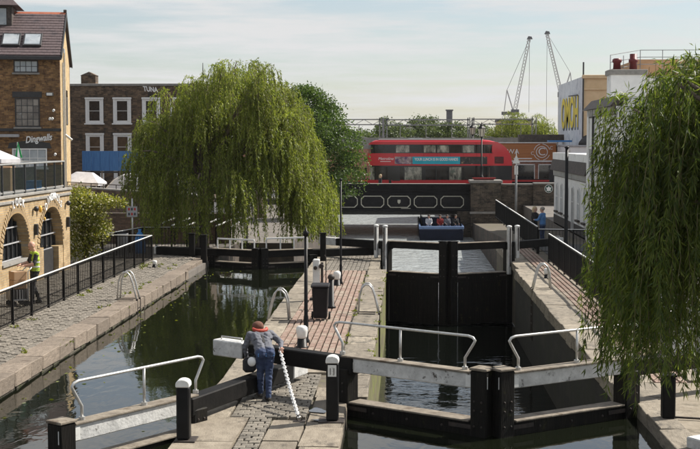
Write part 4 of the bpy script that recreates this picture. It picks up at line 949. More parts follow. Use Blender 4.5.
for a, b_ in arches:
    c = (a + b_) / 2
    pts = [(a + (b_ - a) * i / 200, arch_z(a + (b_ - a) * i / 200, a, b_)) for i in range(201)]
    acc = 0; last = pts[0]
    for i in range(1, 200):
        acc += math.dist(pts[i], last); last = pts[i]
        if acc >= .125:
            acc = 0; ty, tz = pts[i + 1][0] - pts[i - 1][0], pts[i + 1][1] - pts[i - 1][1]; an = math.atan2(tz, ty)
            o = piece('voussoir', vme, t, (AX, pts[i][0], pts[i][1])); o.rotation_euler = (an, 0, 0)
# glazing in the arches
def arch_fill(a, b_, door):
    xg = AX - .33
    n = 6 if not door else 5
    gl = MB(); N = 24; ys = [a + .02 + (b_ - a - .04) * i / N for i in range(N + 1)]
    for y0, y1 in zip(ys[:-1], ys[1:]): gl.add([(xg, y0, .0), (xg, y1, .0), (xg, y1, arch_z(y1, a, b_) - .01), (xg, y0, arch_z(y0, a, b_) - .01)], [(0, 1, 2, 3)])
    win = part('window', gl, 'pane_dark', t)
    for i in range(n + 1):
        y = a + .06 + (b_ - a - .12) * i / n; b = MB(); b.box(xg + .002, xg + .06, y - .028, y + .028, .0, max(.3, arch_z(y, a, b_) - .02)); part('mullion', b, 'frame_dark', win)
    for z in (.95, 1.45, 1.95):
        ins = [y for y in ys if arch_z(y, a, b_) > z + .05]
        if len(ins) > 1: b = MB(); b.box(xg + .061, xg + .085, ins[0], ins[-1], z - .02, z + .02); part('transom', b, 'plastic_grey', win)
    if door:
        b = MB(); b.box(xg + .01, AX - .02, a + .001, a + .55, -.02, 1.1); part('infill', b, 'brick_yellow_y', t); b = MB(); b.box(xg + .01, AX - .02, b_ - .55, b_ - .001, -.02, 1.0); part('infill', b, 'brick_yellow_y', t)
        b = MB(); b.box(xg + .09, xg + .14, a + .6, b_ - .6, .0, .95); part('door', b, 'frame_dark', t, .01)
        b = MB(); b.ell((xg + .09, (a + b_) / 2, 2.0), .05, .05, .07, 8, 6); part('lantern', b, 'lamp_amber', t, smooth=True)
    else:
        b = MB(); b.box(xg + .01, AX - .02, a + .001, b_ - .001, -.02, .85); part('infill', b, 'brick_yellow_y', t); b = MB(); b.box(xg + .01, AX + .04, a + .001, b_ - .001, .851, .92); part('sill', b, 'cap_stone', t)
arch_fill(*arches[0], False); arch_fill(*arches[1], False); arch_fill(*arches[2], True)
for (s, a, b_, sp) in (('LOCK', *arches[1], .17), ('DINGWALLS', *arches[2], .125)):
    c = (a + b_) / 2; nl = len(s)
    for i, ch in enumerate(s):
        y = c + (i - (nl - 1) / 2) * (2.0 if nl > 5 else 1.3) / nl * 1.0; u = (y - c) / ((b_ - a) / 2)
        text('letter', ch, 'letter_white', t, (AX + .085, y, arch_z(y, a, b_) + .36 - .12 * u * u), .34, '+x', .03, rot=-u * .75)
for y in (39.85, 43.7):
    b = MB(); b.box(AX + .0, AX + .12, y - .06, y + .06, 1.6, 1.95); part('wall_lamp', b, 'frame_dark', t, .01)
for y in (39.75, 43.6): b = MB(); b.ell((AX + .1, y, 2.45), .09, .1, .09, 8, 6); part('flood_light', b, 'frame_dark', t, smooth=True)
b = MB(); b.ell((AX + .1, 40.2, 2.42), .06, .07, .12, 8, 6); part('hanging_lamp', b, 'lamp_amber', t, smooth=True)
# terrace railing
t = thing('terrace_railing', 'dark glazed railing along the edge of the roof terrace', 'railing', (AX - .05, 43.6, 2.99))
b = MB(); b.beam((AX - .05, 28, 3.92), (AX - .05, 43.6, 3.92), .09, .05); part('handrail', b, 'steel', t, .01)
b = MB(); b.beam((AX - .05, 28, 3.06), (AX - .05, 43.6, 3.06), .04, .05); part('bottom_rail', b, 'steel', t, .006)
pm = MB(); pm.box(-.03, .03, -.03, .03, 0, .92); pme = mesh_from(pm, bevel=.004, mats=['frame_dark'], name='post')
gm = MB(); gm.box(-.006, .006, -.52, .52, .12, .82); gme = mesh_from(gm, mats=['clear_glass'], name='glass_panel')
for k in range(14):
    y = 43.55 - k * 1.12; piece('post', pme, t, (AX - .05, y, 2.99)); piece('glass_panel', gme, t, (AX - .05, y - .56, 2.99))
b = MB(); b.beam((AX - .05, 43.6, 3.92), (AX - 3, 43.65, 3.92), .06, .05); part('end_rail', b, 'steel', t)
# terrace furniture
t = thing('parasol', 'white terrace parasol at the left edge of the picture', 'parasol', (-14.7, 43.0, 2.99))
b = MB(); b.cyl(-14.7, 43.0, 2.99, 4.35, .03, 8); part('pole', b, 'bare_timber', t)
b = MB(); N = 8; ap = (-14.7, 43.0, 4.55); rim = [(-14.7 + 1.3 * math.cos(2 * math.pi * k / N), 43.0 + 1.3 * math.sin(2 * math.pi * k / N), 4.02) for k in range(N)]
b.add([ap] + rim + [(x, y, z - .14) for x, y, z in rim], [(0, 1 + k, 1 + (k + 1) % N) for k in range(N)] + [(1 + k, 1 + N + k, 1 + N + (k + 1) % N, 1 + (k + 1) % N) for k in range(N)]); part('canopy', b, 'canvas_white', t)
t = thing('flag', 'small green and white flag hanging above the terrace', 'flag', (-13.7, 43.4, 2.99))
b = MB(); b.cyl(-13.62, 43.4, 2.99, 4.6, .02, 6); part('pole', b, 'steel', t)
b = MB(); b.prism([(-13.6, 4.6), (-13.45, 4.05), (-13.72, 4.05)], 'y', 43.38, 43.4); part('cloth', b, 'flag_green', t); b = MB(); b.prism([(-13.63, 4.05), (-13.52, 4.05), (-13.6, 4.45)], 'y', 43.37, 43.378); part('stripe', b, 'flag_white', t)
def crate(name, label, cat, x0, x1, y0, y1, z0, z1, m):
    t = thing(name, label, cat, ((x0 + x1) / 2, (y0 + y1) / 2, z0)); b = MB(); b.box(x0, x1, y0, y1, z0, z1); part('body', b, m, t, .015)
    b = MB(); b.box(x0 - .015, x1 + .015, y0 - .015, y1 + .015, z1 + .001, z1 + .035); part('lid', b, m, t, .008)
crate('storage_crate', 'blue crate on the roof terrace behind the railing', 'crate', -12.6, -12.25, 40.9, 41.6, 2.99, 3.28, 'plastic_blue')
crate('cardboard_carton', 'brown carton standing on the roof terrace', 'box', -13.5, -13.0, 40.6, 41.1, 2.99, 3.75, 'cardboard')
crate('dark_cabinet', 'dark cabinet on the terrace behind the glass railing', 'cabinet', -14.0, -13.0, 42.0, 43.3, 2.99, 3.7, 'frame_dark')

# ------------------------------------------------------------------ windows
def window(parent, x0, x1, z0, z1, y, nx, nz, frame='sash_white', pane='pane_dark', fw=.07, surround=0.0, sill=True, bar=.03, depth=.09, sash=False):
    """window in a wall facing -y at y (local coordinates of parent)"""
    if surround:
        s = surround; b = MB(); b.box(x0 - s, x0, y - .05, y + .02, z0, z1); b.box(x1, x1 + s, y - .05, y + .02, z0, z1); b.box(x0 - s - .03, x1 + s + .03, y - .09, y + .02, z1, z1 + s * .9); b.box(x0 - s, x1 + s, y - .05, y + .02, z0 - s * .35, z0 - .001); part('surround', b, frame, parent, .008)
    b = MB(); b.box(x0, x0 + fw, y - .02, y + depth, z0, z1); b.box(x1 - fw, x1, y - .02, y + depth, z0, z1); b.box(x0 + fw, x1 - fw, y - .02, y + depth, z0, z0 + fw); b.box(x0 + fw, x1 - fw, y - .02, y + depth, z1 - fw, z1)
    w_ = part('window', b, frame, parent)
    ix0, ix1, iz0, iz1 = x0 + fw, x1 - fw, z0 + fw, z1 - fw; dx = (ix1 - ix0) / nx; dz = (iz1 - iz0) / nz
    for i in range(nx):
        for k in range(nz):
            b = MB(); b.box(ix0 + i * dx + bar / 2, ix0 + (i + 1) * dx - bar / 2, y + .012, y + .02, iz0 + k * dz + bar / 2, iz0 + (k + 1) * dz - bar / 2); part('pane', b, pane, w_)
    b = MB()
    for i in range(1, nx): b.box(ix0 + i * dx - bar / 2, ix0 + i * dx + bar / 2, y - .005, y + .03, iz0, iz1)
    for k in range(1, nz): b.box(ix0, ix1, y - .004, y + .031, iz0 + k * dz - bar / 2, iz0 + k * dz + bar / 2)
    if b.v: part('glazing_bar', b, frame, w_)
    if sill: b = MB(); b.box(x0 - .08 - surround, x1 + .08 + surround, y - .12, y + .01, z0 - .1 - surround * .35, z0 - .002 - surround * .35); part('sill', b, 'cap_stone' if frame == 'frame_dark' else frame, w_, .008)
    return w_

# ------------------------------------------------------------------ gabled brick building
A = thing('gabled_building', 'tall brick building with slate roof, skylights and script sign', 'building', (-18.93, 68.0, 0), R(11))
b = MB(); b.box(-14, 0, .0, .35, 0, 9.42); part('front_wall', b, 'brick_stock_x', A)
b = MB(); b.prism([(.351, 0), (7.0, 0), (7.0, 9.4), (3.5, 11.85), (.351, 9.62)], 'x', -.35, -.001); part('gable_wall', b, 'brick_stock_y', A)
b = MB(); b.box(-14, 0, 7.0, 7.3, 0, 9.4); part('rear_wall', b, 'brick_stock_x', A)
rf = MB(); rf.prism([(-.35, 9.30), (3.5, 11.95), (7.5, 9.2), (7.5, 9.1), (3.5, 11.83), (-.35, 9.18)], 'x', -14, .12); roof = part('roof', rf, 'slate', A)
cs = MB(); n = 16; e0 = Vector((0, -.36, 9.30)); e1 = Vector((0, 3.45, 11.93)); sl = (e1 - e0)
for k in range(n):
    p0 = e0 + sl * (k / n); p1 = e0 + sl * ((k + 1.15) / n); up = Vector((0, -sl.z, sl.y)).normalized()
    x = -14.0 + (k % 2) * .15
    while x < .1:
        w_ = .29; a = p0 + up * (.035 + jit(.004)); c = p1 + up * .008; xe = min(x + w_, .13); cs.add([(x, a.y, a.z), (xe, a.y, a.z), (xe, c.y, c.z), (x, c.y, c.z), (x, p0.y, p0.z), (xe, p0.y, p0.z)], [(0, 1, 2, 3), (4, 5, 1, 0)]); x += .30
struct(part('slate_courses', cs, 'slate', roof, rec=False), 'stuff')
b = MB(); b.prism([(3.33, 11.86), (3.5, 12.02), (3.67, 11.86)], 'x', -14, .14); part('ridge_tiles', b, 'ridge_tile', roof); b = MB(); b.box(-.02, .16, 3.42, 3.58, 12.0, 12.16); part('finial', b, 'dark_tile', roof, .02)
b = MB(); b.box(-14, .13, -.45, -.3, 9.05, 9.25); part('gutter', b, 'frame_dark', A, .02)
b = MB(); b.beam((.14, -.4, 9.22), (.14, 3.5, 11.9), .05, .22, up=(0, 0, 1)); b.beam((.14, 3.5, 11.9), (.14, 7.5, 9.15), .05, .22); part('barge_board', b, 'frame_dark', A)
def skylight(x0, x1, f0, f1):
    up = Vector((0, -sl.z, sl.y)).normalized()
    def q(x, f, h): p = e0 + sl * f + up * h; return (x, p.y, p.z)
    b = MB(); fr = []
    b.add([q(x0, f0, .03), q(x1, f0, .03), q(x1, f1, .03), q(x0, f1, .03), q(x0, f0, .14), q(x1, f0, .14), q(x1, f1, .14), q(x0, f1, .14)], [(4, 5, 6, 7), (0, 1, 5, 4), (1, 2, 6, 5), (2, 3, 7, 6), (3, 0, 4, 7)]); s_ = part('skylight', b, 'frame_dark', A, .01)
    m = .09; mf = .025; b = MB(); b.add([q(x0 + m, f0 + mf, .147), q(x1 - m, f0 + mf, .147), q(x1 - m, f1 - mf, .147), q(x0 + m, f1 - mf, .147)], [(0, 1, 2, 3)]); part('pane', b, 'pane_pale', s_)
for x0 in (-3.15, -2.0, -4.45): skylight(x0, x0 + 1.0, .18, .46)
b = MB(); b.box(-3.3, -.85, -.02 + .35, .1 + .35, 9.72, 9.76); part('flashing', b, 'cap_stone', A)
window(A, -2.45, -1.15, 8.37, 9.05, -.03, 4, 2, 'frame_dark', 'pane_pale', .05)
window(A, -2.42, -1.1, 5.42, 7.0, -.03, 4, 4, 'frame_dark', 'pane_mixed', .06)
b = MB(); b.box(-2.55, -.98, -.03, .02, 7.02, 7.34); part('lintel', b, 'frame_dark', A, .01)
b = MB(); b.box(-14, .03, -.06, .02, 5.18, 5.34); part('band_course', b, 'frame_dark', A, .01)
b = MB(); b.box(-7, -2.2, -.45, .0, 4.86, 5.02); part('awning_box', b, 'plastic_grey', A, .02)
window(A, -2.6, -.75, 3.2, 4.25, -.03, 4, 2, 'sash_white', 'pane_pale', .07)
b = MB(); b.prism([(-2.85, 4.26), (-.5, 4.26), (-.6, 4.55), (-1.67, 4.7), (-2.75, 4.55)], 'y', -.03, .02); part('arch_lintel', b, 'frame_dark', A)
text('script_sign', 'Dingwalls', 'letter_white', A, (-1.2, -.05, 4.78), .5, '-y', .03, rot=R(7), shear=.35, width=1.45, bold=.011)
b = MB(); b.box(-.75, -.35, -.3, -.02, 7.1, 7.3); part('flood_light', b, 'frame_dark', A, .02); b = MB(); b.box(-.7, -.4, -.33, -.301, 7.13, 7.27); part('lamp_face', b, 'white_paint', A)
for (x, z) in ((-.35, 6.35), (-.55, 5.9), (-.42, 5.9), (-.3, 3.95)): b = MB(); b.tube([(x, -.02, z), (x, -.28, z - .05)], .07, 8); part('camera_unit', b, 'white_paint', A)
b = MB(); b.cyl(.09, 1.0, 0, 9.0, .05, 8); b.cyl(.09, 2.2, 0, 9.6, .04, 8); b.tube([(.12, 1.6, 5.0), (.5, 1.5, 4.7)], .07, 8); part('drain_pipe', b, 'steel', A)
for (yy, z0, z1) in ((3.0, 8.2, 9.9), (3.0, 5.6, 7.6), (4.6, 5.6, 7.6)): b = MB(); b.box(-.02, .03, yy - .45, yy + .45, z0, z1); part('gable_window', b, 'pane_dark', A); 
# roof lantern at the left
b = MB(); b.box(-5.6, -2.75, 2.2, 4.6, 10.8, 12.2); ln = part('roof_lantern', b, 'dark_tile', A, .02); b = MB(); b.box(-5.5, -3.05, 2.17, 2.199, 11.15, 12.05); part('pane', b, 'pane_pale', ln)
b = MB(); b.add([(-6, 1.7, 12.2), (-2.35, 1.7, 12.2), (-2.35, 5.1, 12.2), (-6, 5.1, 12.2), (-4.9, 3, 13.5), (-3.6, 3, 13.5), (-3.6, 3.8, 13.5), (-4.9, 3.8, 13.5)], [(3, 2, 1, 0), (4, 5, 6, 7), (0, 1, 5, 4), (1, 2, 6, 5), (2, 3, 7, 6), (3, 0, 4, 7)]); part('lantern_roof', b, 'slate', ln)

# ------------------------------------------------------------------ dark brick terrace house with sash windows
B = thing('terrace_house', 'sooty dark brick house with white sash windows behind the willow', 'building', (-19, 88, 0))
b = MB(); b.box(-25.2, -14.2, 88, 96, 0, 8.55); part('wall', b, 'brick_sooty_x', B)
b = MB(); b.box(-25.25, -14.15, 87.93, 96.05, 8.551, 8.72); part('coping', b, 'cap_stone', B, .02)
for x in (-22.55, -20.57, -18.5, -16.5):
    for k, (z0, z1) in enumerate(((5.98, 7.62), (3.4, 5.1), (.9, 2.7))): window(B, x, x + 1.0, z0, z1, 88.0 - .03, 1, 2, 'sash_white', 'pane_brown' if (k + int(x)) % 2 else 'pane_dark', .13, .14)
window(B, -24.9, -24.2, 5.8, 7.6, 87.97, 1, 2, 'sash_white', 'pane_pale', .12, .1)
b = MB(); b.box(-23.25, -22.75, 89, 89.8, 8.72, 9.35); b.add([(-23.3, 88.95, 9.351), (-22.15, 88.95, 9.351), (-22.15, 89.85, 9.351), (-23.3, 89.85, 9.351), (-22.7, 89.1, 9.62), (-22.7, 89.7, 9.62)], [(0, 1, 4), (1, 2, 5, 4), (2, 3, 5), (3, 0, 4, 5)]); b.box(-22.74, -22.2, 89, 89.8, 8.72, 9.35); part('chimney', b, 'brick_sooty_x', B)
text('graffiti', 'TUNA', 'letter_white', B, (-18.0, 87.985, 8.3), .48, '-y', .01, rot=R(-5), shear=-.3, width=1.15, bold=.015)
b = MB(); b.cyl(-13.9 - .5, 88.6, 8.7, 10.2, .06, 6, .02); part('aerial', b, 'iron', B)
# hoarding, scaffold boards, stall canopy, van, road wall
t = thing('hoarding', 'bright blue timber hoarding in front of the dark brick house', 'hoarding', (-18.5, 80, 0))
pm = MB(); pm.box(-.295, .295, -.02, .02, 2.74, 4.02); pme = mesh_from(pm, bevel=.004, mats=['hoarding_blue'], name='panel')
for k in range(8): piece('panel', pme, t, (-20.6 + k * .6, 80 + jit(.01), 0))
for k in range(5): b = MB(); b.box(-20.85 + k * 1.18, -20.77 + k * 1.18, 80.03, 80.11, 0, 4.0); part('support_post', b, 'bare_timber', t)
b = MB(); b.box(-20.9, -16.1, 80.04, 80.15, 2.6, 2.72); part('ledger', b, 'frame_dark', t)
t = thing('stall_canopy', 'peaked off-white market stall canopy behind the dark wall', 'canopy', (-19.9, 76, 0))
for sx in (-1, 1):
    for sy in (-1, 1): b = MB(); b.cyl(-19.9 + sx * 1.15, 76 + sy * 1.0, 0, 2.15, .03, 6); part('leg', b, 'steel', t)
b = MB(); b.add([(-21.2, 74.9, 2.12), (-18.6, 74.9, 2.12), (-18.6, 77.1, 2.12), (-21.2, 77.1, 2.12), (-20.2, 75.8, 2.78), (-19.2, 75.8, 2.72), (-19.2, 76.2, 2.72), (-20.2, 76.2, 2.78), (-21.2, 74.9, 1.95), (-18.6, 74.9, 1.95), (-18.6, 77.1, 1.95), (-21.2, 77.1, 1.95)],
      [(4, 5, 6, 7), (0, 1, 5, 4), (1, 2, 6, 5), (2, 3, 7, 6), (3, 0, 4, 7), (8, 9, 1, 0), (9, 10, 2, 1), (10, 11, 3, 2), (11, 8, 0, 3)]); part('canvas', b, 'canvas_white', t, .02)
def van(x, y, z):
    t = thing('parked_van', 'white panel van parked behind the dark wall by the willow', 'van', (x, y, z))
    prof = [(-2.4, .35), (-2.45, .9), (-2.35, 1.25), (-2.05, 1.75), (-1.65, 2.15), (-1.15, 2.42), (-.55, 2.54), (2.6, 2.58), (2.75, 2.4), (2.8, .35)]
    b = MB(); b.prism([(x + p[0], z + p[1]) for p in prof], 'y', y - .95, y + .95); part('body', b, 'van_white', t, .06)
    b = MB(); b.prism([(x - 1.35, z + 1.35), (x - .35, z + 1.35), (x - .35, z + 2.05), (x - .75, z + 2.05)], 'y', y - .965, y - .951); part('side_window', b, 'pane_dark', t)
    b = MB(); b.add([(x - 2.34, y - .85, z + 1.36), (x - 2.34, y + .85, z + 1.36), (x - 1.70, y + .8, z + 2.2), (x - 1.70, y - .8, z + 2.2)], [(0, 1, 2, 3)]); part('windscreen', b, 'pane_dark', t)
    for px in (-1.5, 1.8):
        for s in (-1, 1): b = MB(); b.tube([(x + px, y + s * .80, z + .33), (x + px, y + s * .97, z + .33)], .33, 16); wh = part('wheel', b, 'tyre', t); b = MB(); b.tube([(x + px, y + s * .971, z + .33), (x + px, y + s * .985, z + .33)], .19, 12); part('hub', b, 'steel', wh)
    for s in (-1, 1): b = MB(); b.ell((x - 2.3, y + s * .75, z + .85), .07, .14, .1, 8, 6); part('headlight', b, 'lamp_glass', t)
    b = MB(); b.box(x + .2, x + .215, y - .957, y - .951, z + .5, z + 2.3); part('door_seam', b, 'frame_dark', t)
van(-14.9, 71.2, .35)
t = thing('road_wall', 'dark brick wall with top rail sloping down towards the willow', 'wall', (-16, 68, 0))
P0 = Vector((-20.5, 72.6)); P1 = Vector((-9.5, 58.8)); d = (P1 - P0).normalized(); nn = Vector((-d.y, d.x)) * .2
b = MB(); vs = []
for z0f in (0, 1):
    for p in (P0, P1):
        for s in (-1, 1): vs.append((p.x + nn.x * s, p.y + nn.y * s, -.05 if z0f == 0 else 2.0))
b.add(vs, [(0, 1, 3, 2), (4, 6, 7, 5), (0, 2, 6, 4), (1, 5, 7, 3), (0, 4, 5, 1), (2, 3, 7, 6)]); part('brickwork', b, 'brick_wall_dark', t)
b = MB(); b.beam((P0.x, P0.y, 2.04), (P1.x, P1.y, 2.04), .46, .08); part('coping', b, 'cap_stone', t, .01)
b = MB(); b.beam((P0.x, P0.y, 2.3), (P1.x, P1.y, 2.3), .04, .04); 
L = (P1 - P0).length
for i in range(12): p = P0 + d * (L * i / 11); b.box(p.x - .02, p.x + .02, p.y - .02, p.y + .02, 2.08, 2.3)
part('top_rail', b, 'iron', t)
b = MB(); b.prism([(-26, 73), (-20.4, 73), (-10.5, 60.6), (-10.5, 87.9), (-26, 87.9)], 'z', -.5, .34); struct(part('upper_yard', b, 'asphalt'))

# ------------------------------------------------------------------ road bridge
DK = .35
b = MB(); b.box(-70, 70, 92.2, 106, -.75, DK); struct(part('road', b, 'asphalt'))
b = MB(); b.box(-70, 70, 92.2, 94.0, DK + .001, DK + .12); b.box(-70, 70, 104.3, 106, DK + .001, DK + .12); struct(part('pavement', b, 'cap_stone'))
t = thing('girder_bridge', 'black cast iron road bridge with cream outlined panels', 'bridge', (-1.6, 92, -.5))
b = MB(); b.box(-8.2, 4.7, 92.0, 92.19, -.46, 1.42); part('web_plate', b, 'bridge_black', t)
for (z0, z1, y0) in ((-.46, -.34, 91.78), (.78, .86, 91.86), (1.02, 1.10, 91.84), (1.40, 1.52, 91.74)):
    b = MB(); b.box(-8.2, 4.72, y0, 92.24, z0 + .001, z1); part('flange', b, 'bridge_black', t, .012)
b = MB(); b.box(-8.2, 4.74, 91.7, 92.4, 1.521, 1.56); part('coping_plate', b, 'cap_stone', t, .008)
def octo(cx, cz, w, h, c): return [(cx - w, cz - h + c), (cx - w + c, cz - h), (cx + w - c, cz - h), (cx + w, cz - h + c), (cx + w, cz + h - c), (cx + w - c, cz + h), (cx - w + c, cz + h), (cx - w, cz + h - c)]
rv = MB()
for zz, yq in ((-.40, 91.78), (.82, 91.86), (1.06, 91.84), (1.46, 91.74)):
    for k in range(86): x = -8.1 + k * .149; rv.add([(x - .025, yq, zz - .025), (x + .025, yq, zz - .025), (x + .025, yq, zz + .025), (x - .025, yq, zz + .025), (x, yq - .025, zz)], [(0, 1, 4), (1, 2, 4), (2, 3, 4), (3, 0, 4)])
struct(part('rivets', rv, 'bridge_black', t), 'stuff')
for k in range(-4, 3):
    cx = -.5 + 1.95 * k
    ip = octo(cx, .21, .70, .28, .16); b = MB(); b.add([(x, 91.975, z) for x, z in ip] + [(x, 92.0, z) for x, z in ip], [tuple(range(8))] + [(i, (i + 1) % 8, 8 + (i + 1) % 8, 8 + i) for i in range(8)]); part('raised_panel', b, 'bridge_black', t)
    o1 = octo(cx, .21, .86, .44, .22); o2 = octo(cx, .21, .80, .38, .20); b = MB()
    vs = [(x, 91.96, z) for x, z in o1] + [(x, 91.96, z) for x, z in o2] + [(x, 92.0, z) for x, z in o1] + [(x, 92.0, z) for x, z in o2]
    fs = []
    for i in range(8):
        j2 = (i + 1) % 8; fs += [(i, j2, 8 + j2, 8 + i), (i, 16 + i, 16 + j2, j2), (8 + i, 8 + j2, 24 + j2, 24 + i)]
    b.add(vs, fs); part('panel_moulding', b, 'bridge_cream', t)
    if k < 2: b = MB(); b.box(cx + .955, cx + .995, 91.9, 91.999, -.34, .78); part('stiffener', b, 'bridge_black', t)
b = MB(); b.prism([(-.5 - .11, .36), (-.5 + .11, .36), (-.5 + .11, .16), (-.5, .04), (-.5 - .11, .16)], 'y', 91.95, 91.995); part('crest', b, 'bridge_cream', t, .01)
b = MB(); b.box(-.35, .35, 91.92, 91.999, -.3, -.26); part('name_strip', b, 'bridge_cream', t)
t = thing('far_parapet', 'black far parapet of the bridge with a red stripe', 'parapet', (-4, 105.6, DK))
b = MB(); b.box(-8.2, 12, 105.5, 105.7, DK + .12, 1.5); part('plate', b, 'bridge_black', t)
b = MB(); b.box(-8.2, 12, 105.45, 105.499, 1.28, 1.42); part('red_stripe', b, 'red_paint', t)
t = thing('bridge_pier', 'soot stained brick pier at the right end of the bridge', 'pier', (5.8, 91.5, -3))
b = MB(); b.box(4.72, 6.9, 91.0, 93, -4, 1.62); part('brickwork', b, 'brick_pier_x', t)
b = MB(); b.box(4.62, 7.0, 90.9, 93.05, 1.621, 1.83); part('cap', b, 'cap_stone', t, .03)
b = MB(); b.box(4.64, 6.98, 90.93, 90.999, -.62, -.45); part('string_course', b, 'cap_stone', t, .02)
b = MB(); b.box(3.75, 4.719, 91.6, 106, -4, -.47); part('abutment', b, 'brick_pier_x', t)
t = thing('parapet_wall', 'long brick parapet wall to the right of the bridge pier', 'wall', (9, 92, -1.5))
b = MB(); b.box(6.901, 9.3, 92.0, 92.4, -1.8, 1.45); b.box(9.301, 18.0, 91.7, 92.4, -1.8, 1.52); part('brickwork', b, 'brick_pier_x', t)
b = MB(); b.box(6.901, 9.3, 91.93, 92.46, 1.451, 1.56); b.box(9.301, 18, 91.62, 92.46, 1.521, 1.63); part('coping', b, 'cap_stone', t, .015)
# round green and white roundel on the wall
t = thing('wall_roundel', 'round green and white coffee shop emblem on the brick wall', 'sign', (10.4, 91.7, 1.0))
b = MB(); b.tube([(10.4, 91.69, 1.2), (10.4, 91.64, 1.2)], .30, 20); part('disc', b, 'letter_white', t)
b = MB(); b.tube([(10.4, 91.639, 1.2), (10.4, 91.63, 1.2)], .27, 20); part('green_ring', b, 'logo_green', t)
b = MB(); b.prism([(10.4, 1.40), (10.48, 1.28), (10.6, 1.3), (10.53, 1.15), (10.56, 1.02), (10.44, 1.06), (10.4, .98), (10.36, 1.06), (10.24, 1.02), (10.27, 1.15), (10.2, 1.3), (10.32, 1.28)], 'y', 91.62, 91.629); part('emblem', b, 'letter_white', t)
# lamp standards on the bridge
def lantern(label, x, y, z, h, s=1.0):
    t = thing('street_lamp', label, 'street lamp', (x, y, z), group='black lantern lamp standards on the bridge')
    b = MB(); b.lathe(x, y, [(z, .16 * s), (z + .25, .15 * s), (z + .3, .09 * s), (z + .9, .075 * s), (z + 1.0, .1 * s), (z + 1.05, .055 * s), (z + h, .045 * s)], 10); part('column', b, 'black_paint', t, smooth=True)
    b = MB(); zz = z + h; b.lathe(x, y, [(zz, .06 * s), (zz + .04, .16 * s), (zz + .07, .16 * s)], 6); part('cradle', b, 'black_paint', t)
    b = MB(); b.tube([(x, y, zz + .071), (x, y, zz + .55 * s)], [.16 * s, .26 * s], 6); gl = part('lantern', b, 'lamp_glass', t)
    b = MB()
    for k in range(6):
        a = 2 * math.pi * k / 6; b.tube([(x + .165 * s * math.cos(a), y + .165 * s * math.sin(a), zz + .07), (x + .265 * s * math.cos(a), y + .265 * s * math.sin(a), zz + .55 * s)], .018, 4)
    part('lantern_frame', b, 'black_paint', gl)
    b = MB(); b.lathe(x, y, [(zz + .55 * s, .3 * s), (zz + .6 * s, .28 * s), (zz + .75 * s, .12 * s), (zz + .8 * s, .13 * s), (zz + .86 * s, .05 * s), (zz + 1.0 * s, .01)], 6); part('lantern_roof', b, 'black_paint', t)
lantern('black lantern lamp standing on the pier in front of the bus', 5.52, 91.9, 1.83, 3.1, 1.15)
lantern('second black lantern lamp on the far side of the bridge', 5.55, 105.0, DK + .12, 4.7, 1.1)
t = thing('red_litter_bin', 'low dark red planter on the pier at the lamp foot', 'planter', (5.75, 91.35, 1.83))
b = MB(); b.prism([(4.95, 1.831), (6.35, 1.831), (6.5, 1.97), (4.85, 1.97)], 'y', 91.1, 91.5); part('trough', b, 'bus_red_dark', t, .02); b = MB(); b.box(4.83, 6.52, 91.08, 91.52, 1.971, 2.0); part('rim', b, 'red_paint', t)
t = thing('arrow_post', 'grey pole topped by a white arrow shaped finial', 'sign', (7.45, 85, -1.1))
b = MB(); b.cyl(7.45, 85, -1.12, 3.0, .075, 10); part('pole', b, 'gantry_grey', t, smooth=True)
b = MB(); b.box(7.33, 7.57, 84.93, 85.07, 2.4, 3.0); b.prism([(7.2, 3.15), (7.7, 3.15), (7.45, 3.75)], 'y', 84.95, 85.05); b.cyl(7.45, 85, 3.0, 4.0, .03, 6); part('arrow_head', b, 'white_paint', t)

# ------------------------------------------------------------------ bus
BX0, BX1, BY, BZ = -3.05, 8.05, 95.2, DK + .0
bus = thing('double_decker_bus', 'red double decker bus crossing the bridge with a teal advert', 'bus', ((BX0 + BX1) / 2, BY + 1.25, BZ))
Lb = BX1 - BX0
def xf(z): return .10 + .10 * max(0, (z - 1.1) / 3.2) ** 1.5 + (.55 * max(0, (z - 4.0) / .4) ** 2)
def xr(z):
    u = max(0, min(1, (z - 2.3) / 2.1)); return Lb - .02 - 1.95 * (1 - math.sqrt(max(0, 1 - u ** 2.6)))
def band(z0, z1, x_lo=None, x_hi=None, n=5, y=BY, th=.05):
    b = MB(); zs = [z0 + (z1 - z0) * i / n for i in range(n + 1)]
    for za, zb in zip(zs[:-1], zs[1:]):
        xa0 = max(xf(za), x_lo if x_lo is not None else -9); xa1 = min(xr(za), x_hi if x_hi is not None else 99); xb0 = max(xf(zb), x_lo if x_lo is not None else -9); xb1 = min(xr(zb), x_hi if x_hi is not None else 99)
        vs = []
        for yy in (y, y + th): vs += [(BX0 + xa0, yy, BZ + za), (BX0 + xa1, yy, BZ + za), (BX0 + xb1, yy, BZ + zb), (BX0 + xb0, yy, BZ + zb)]
        b.add(vs, [(0, 1, 2, 3), (7, 6, 5, 4), (0, 3, 7, 4), (1, 5, 6, 2), (0, 4, 5, 1), (3, 2, 6, 7)])
    return b
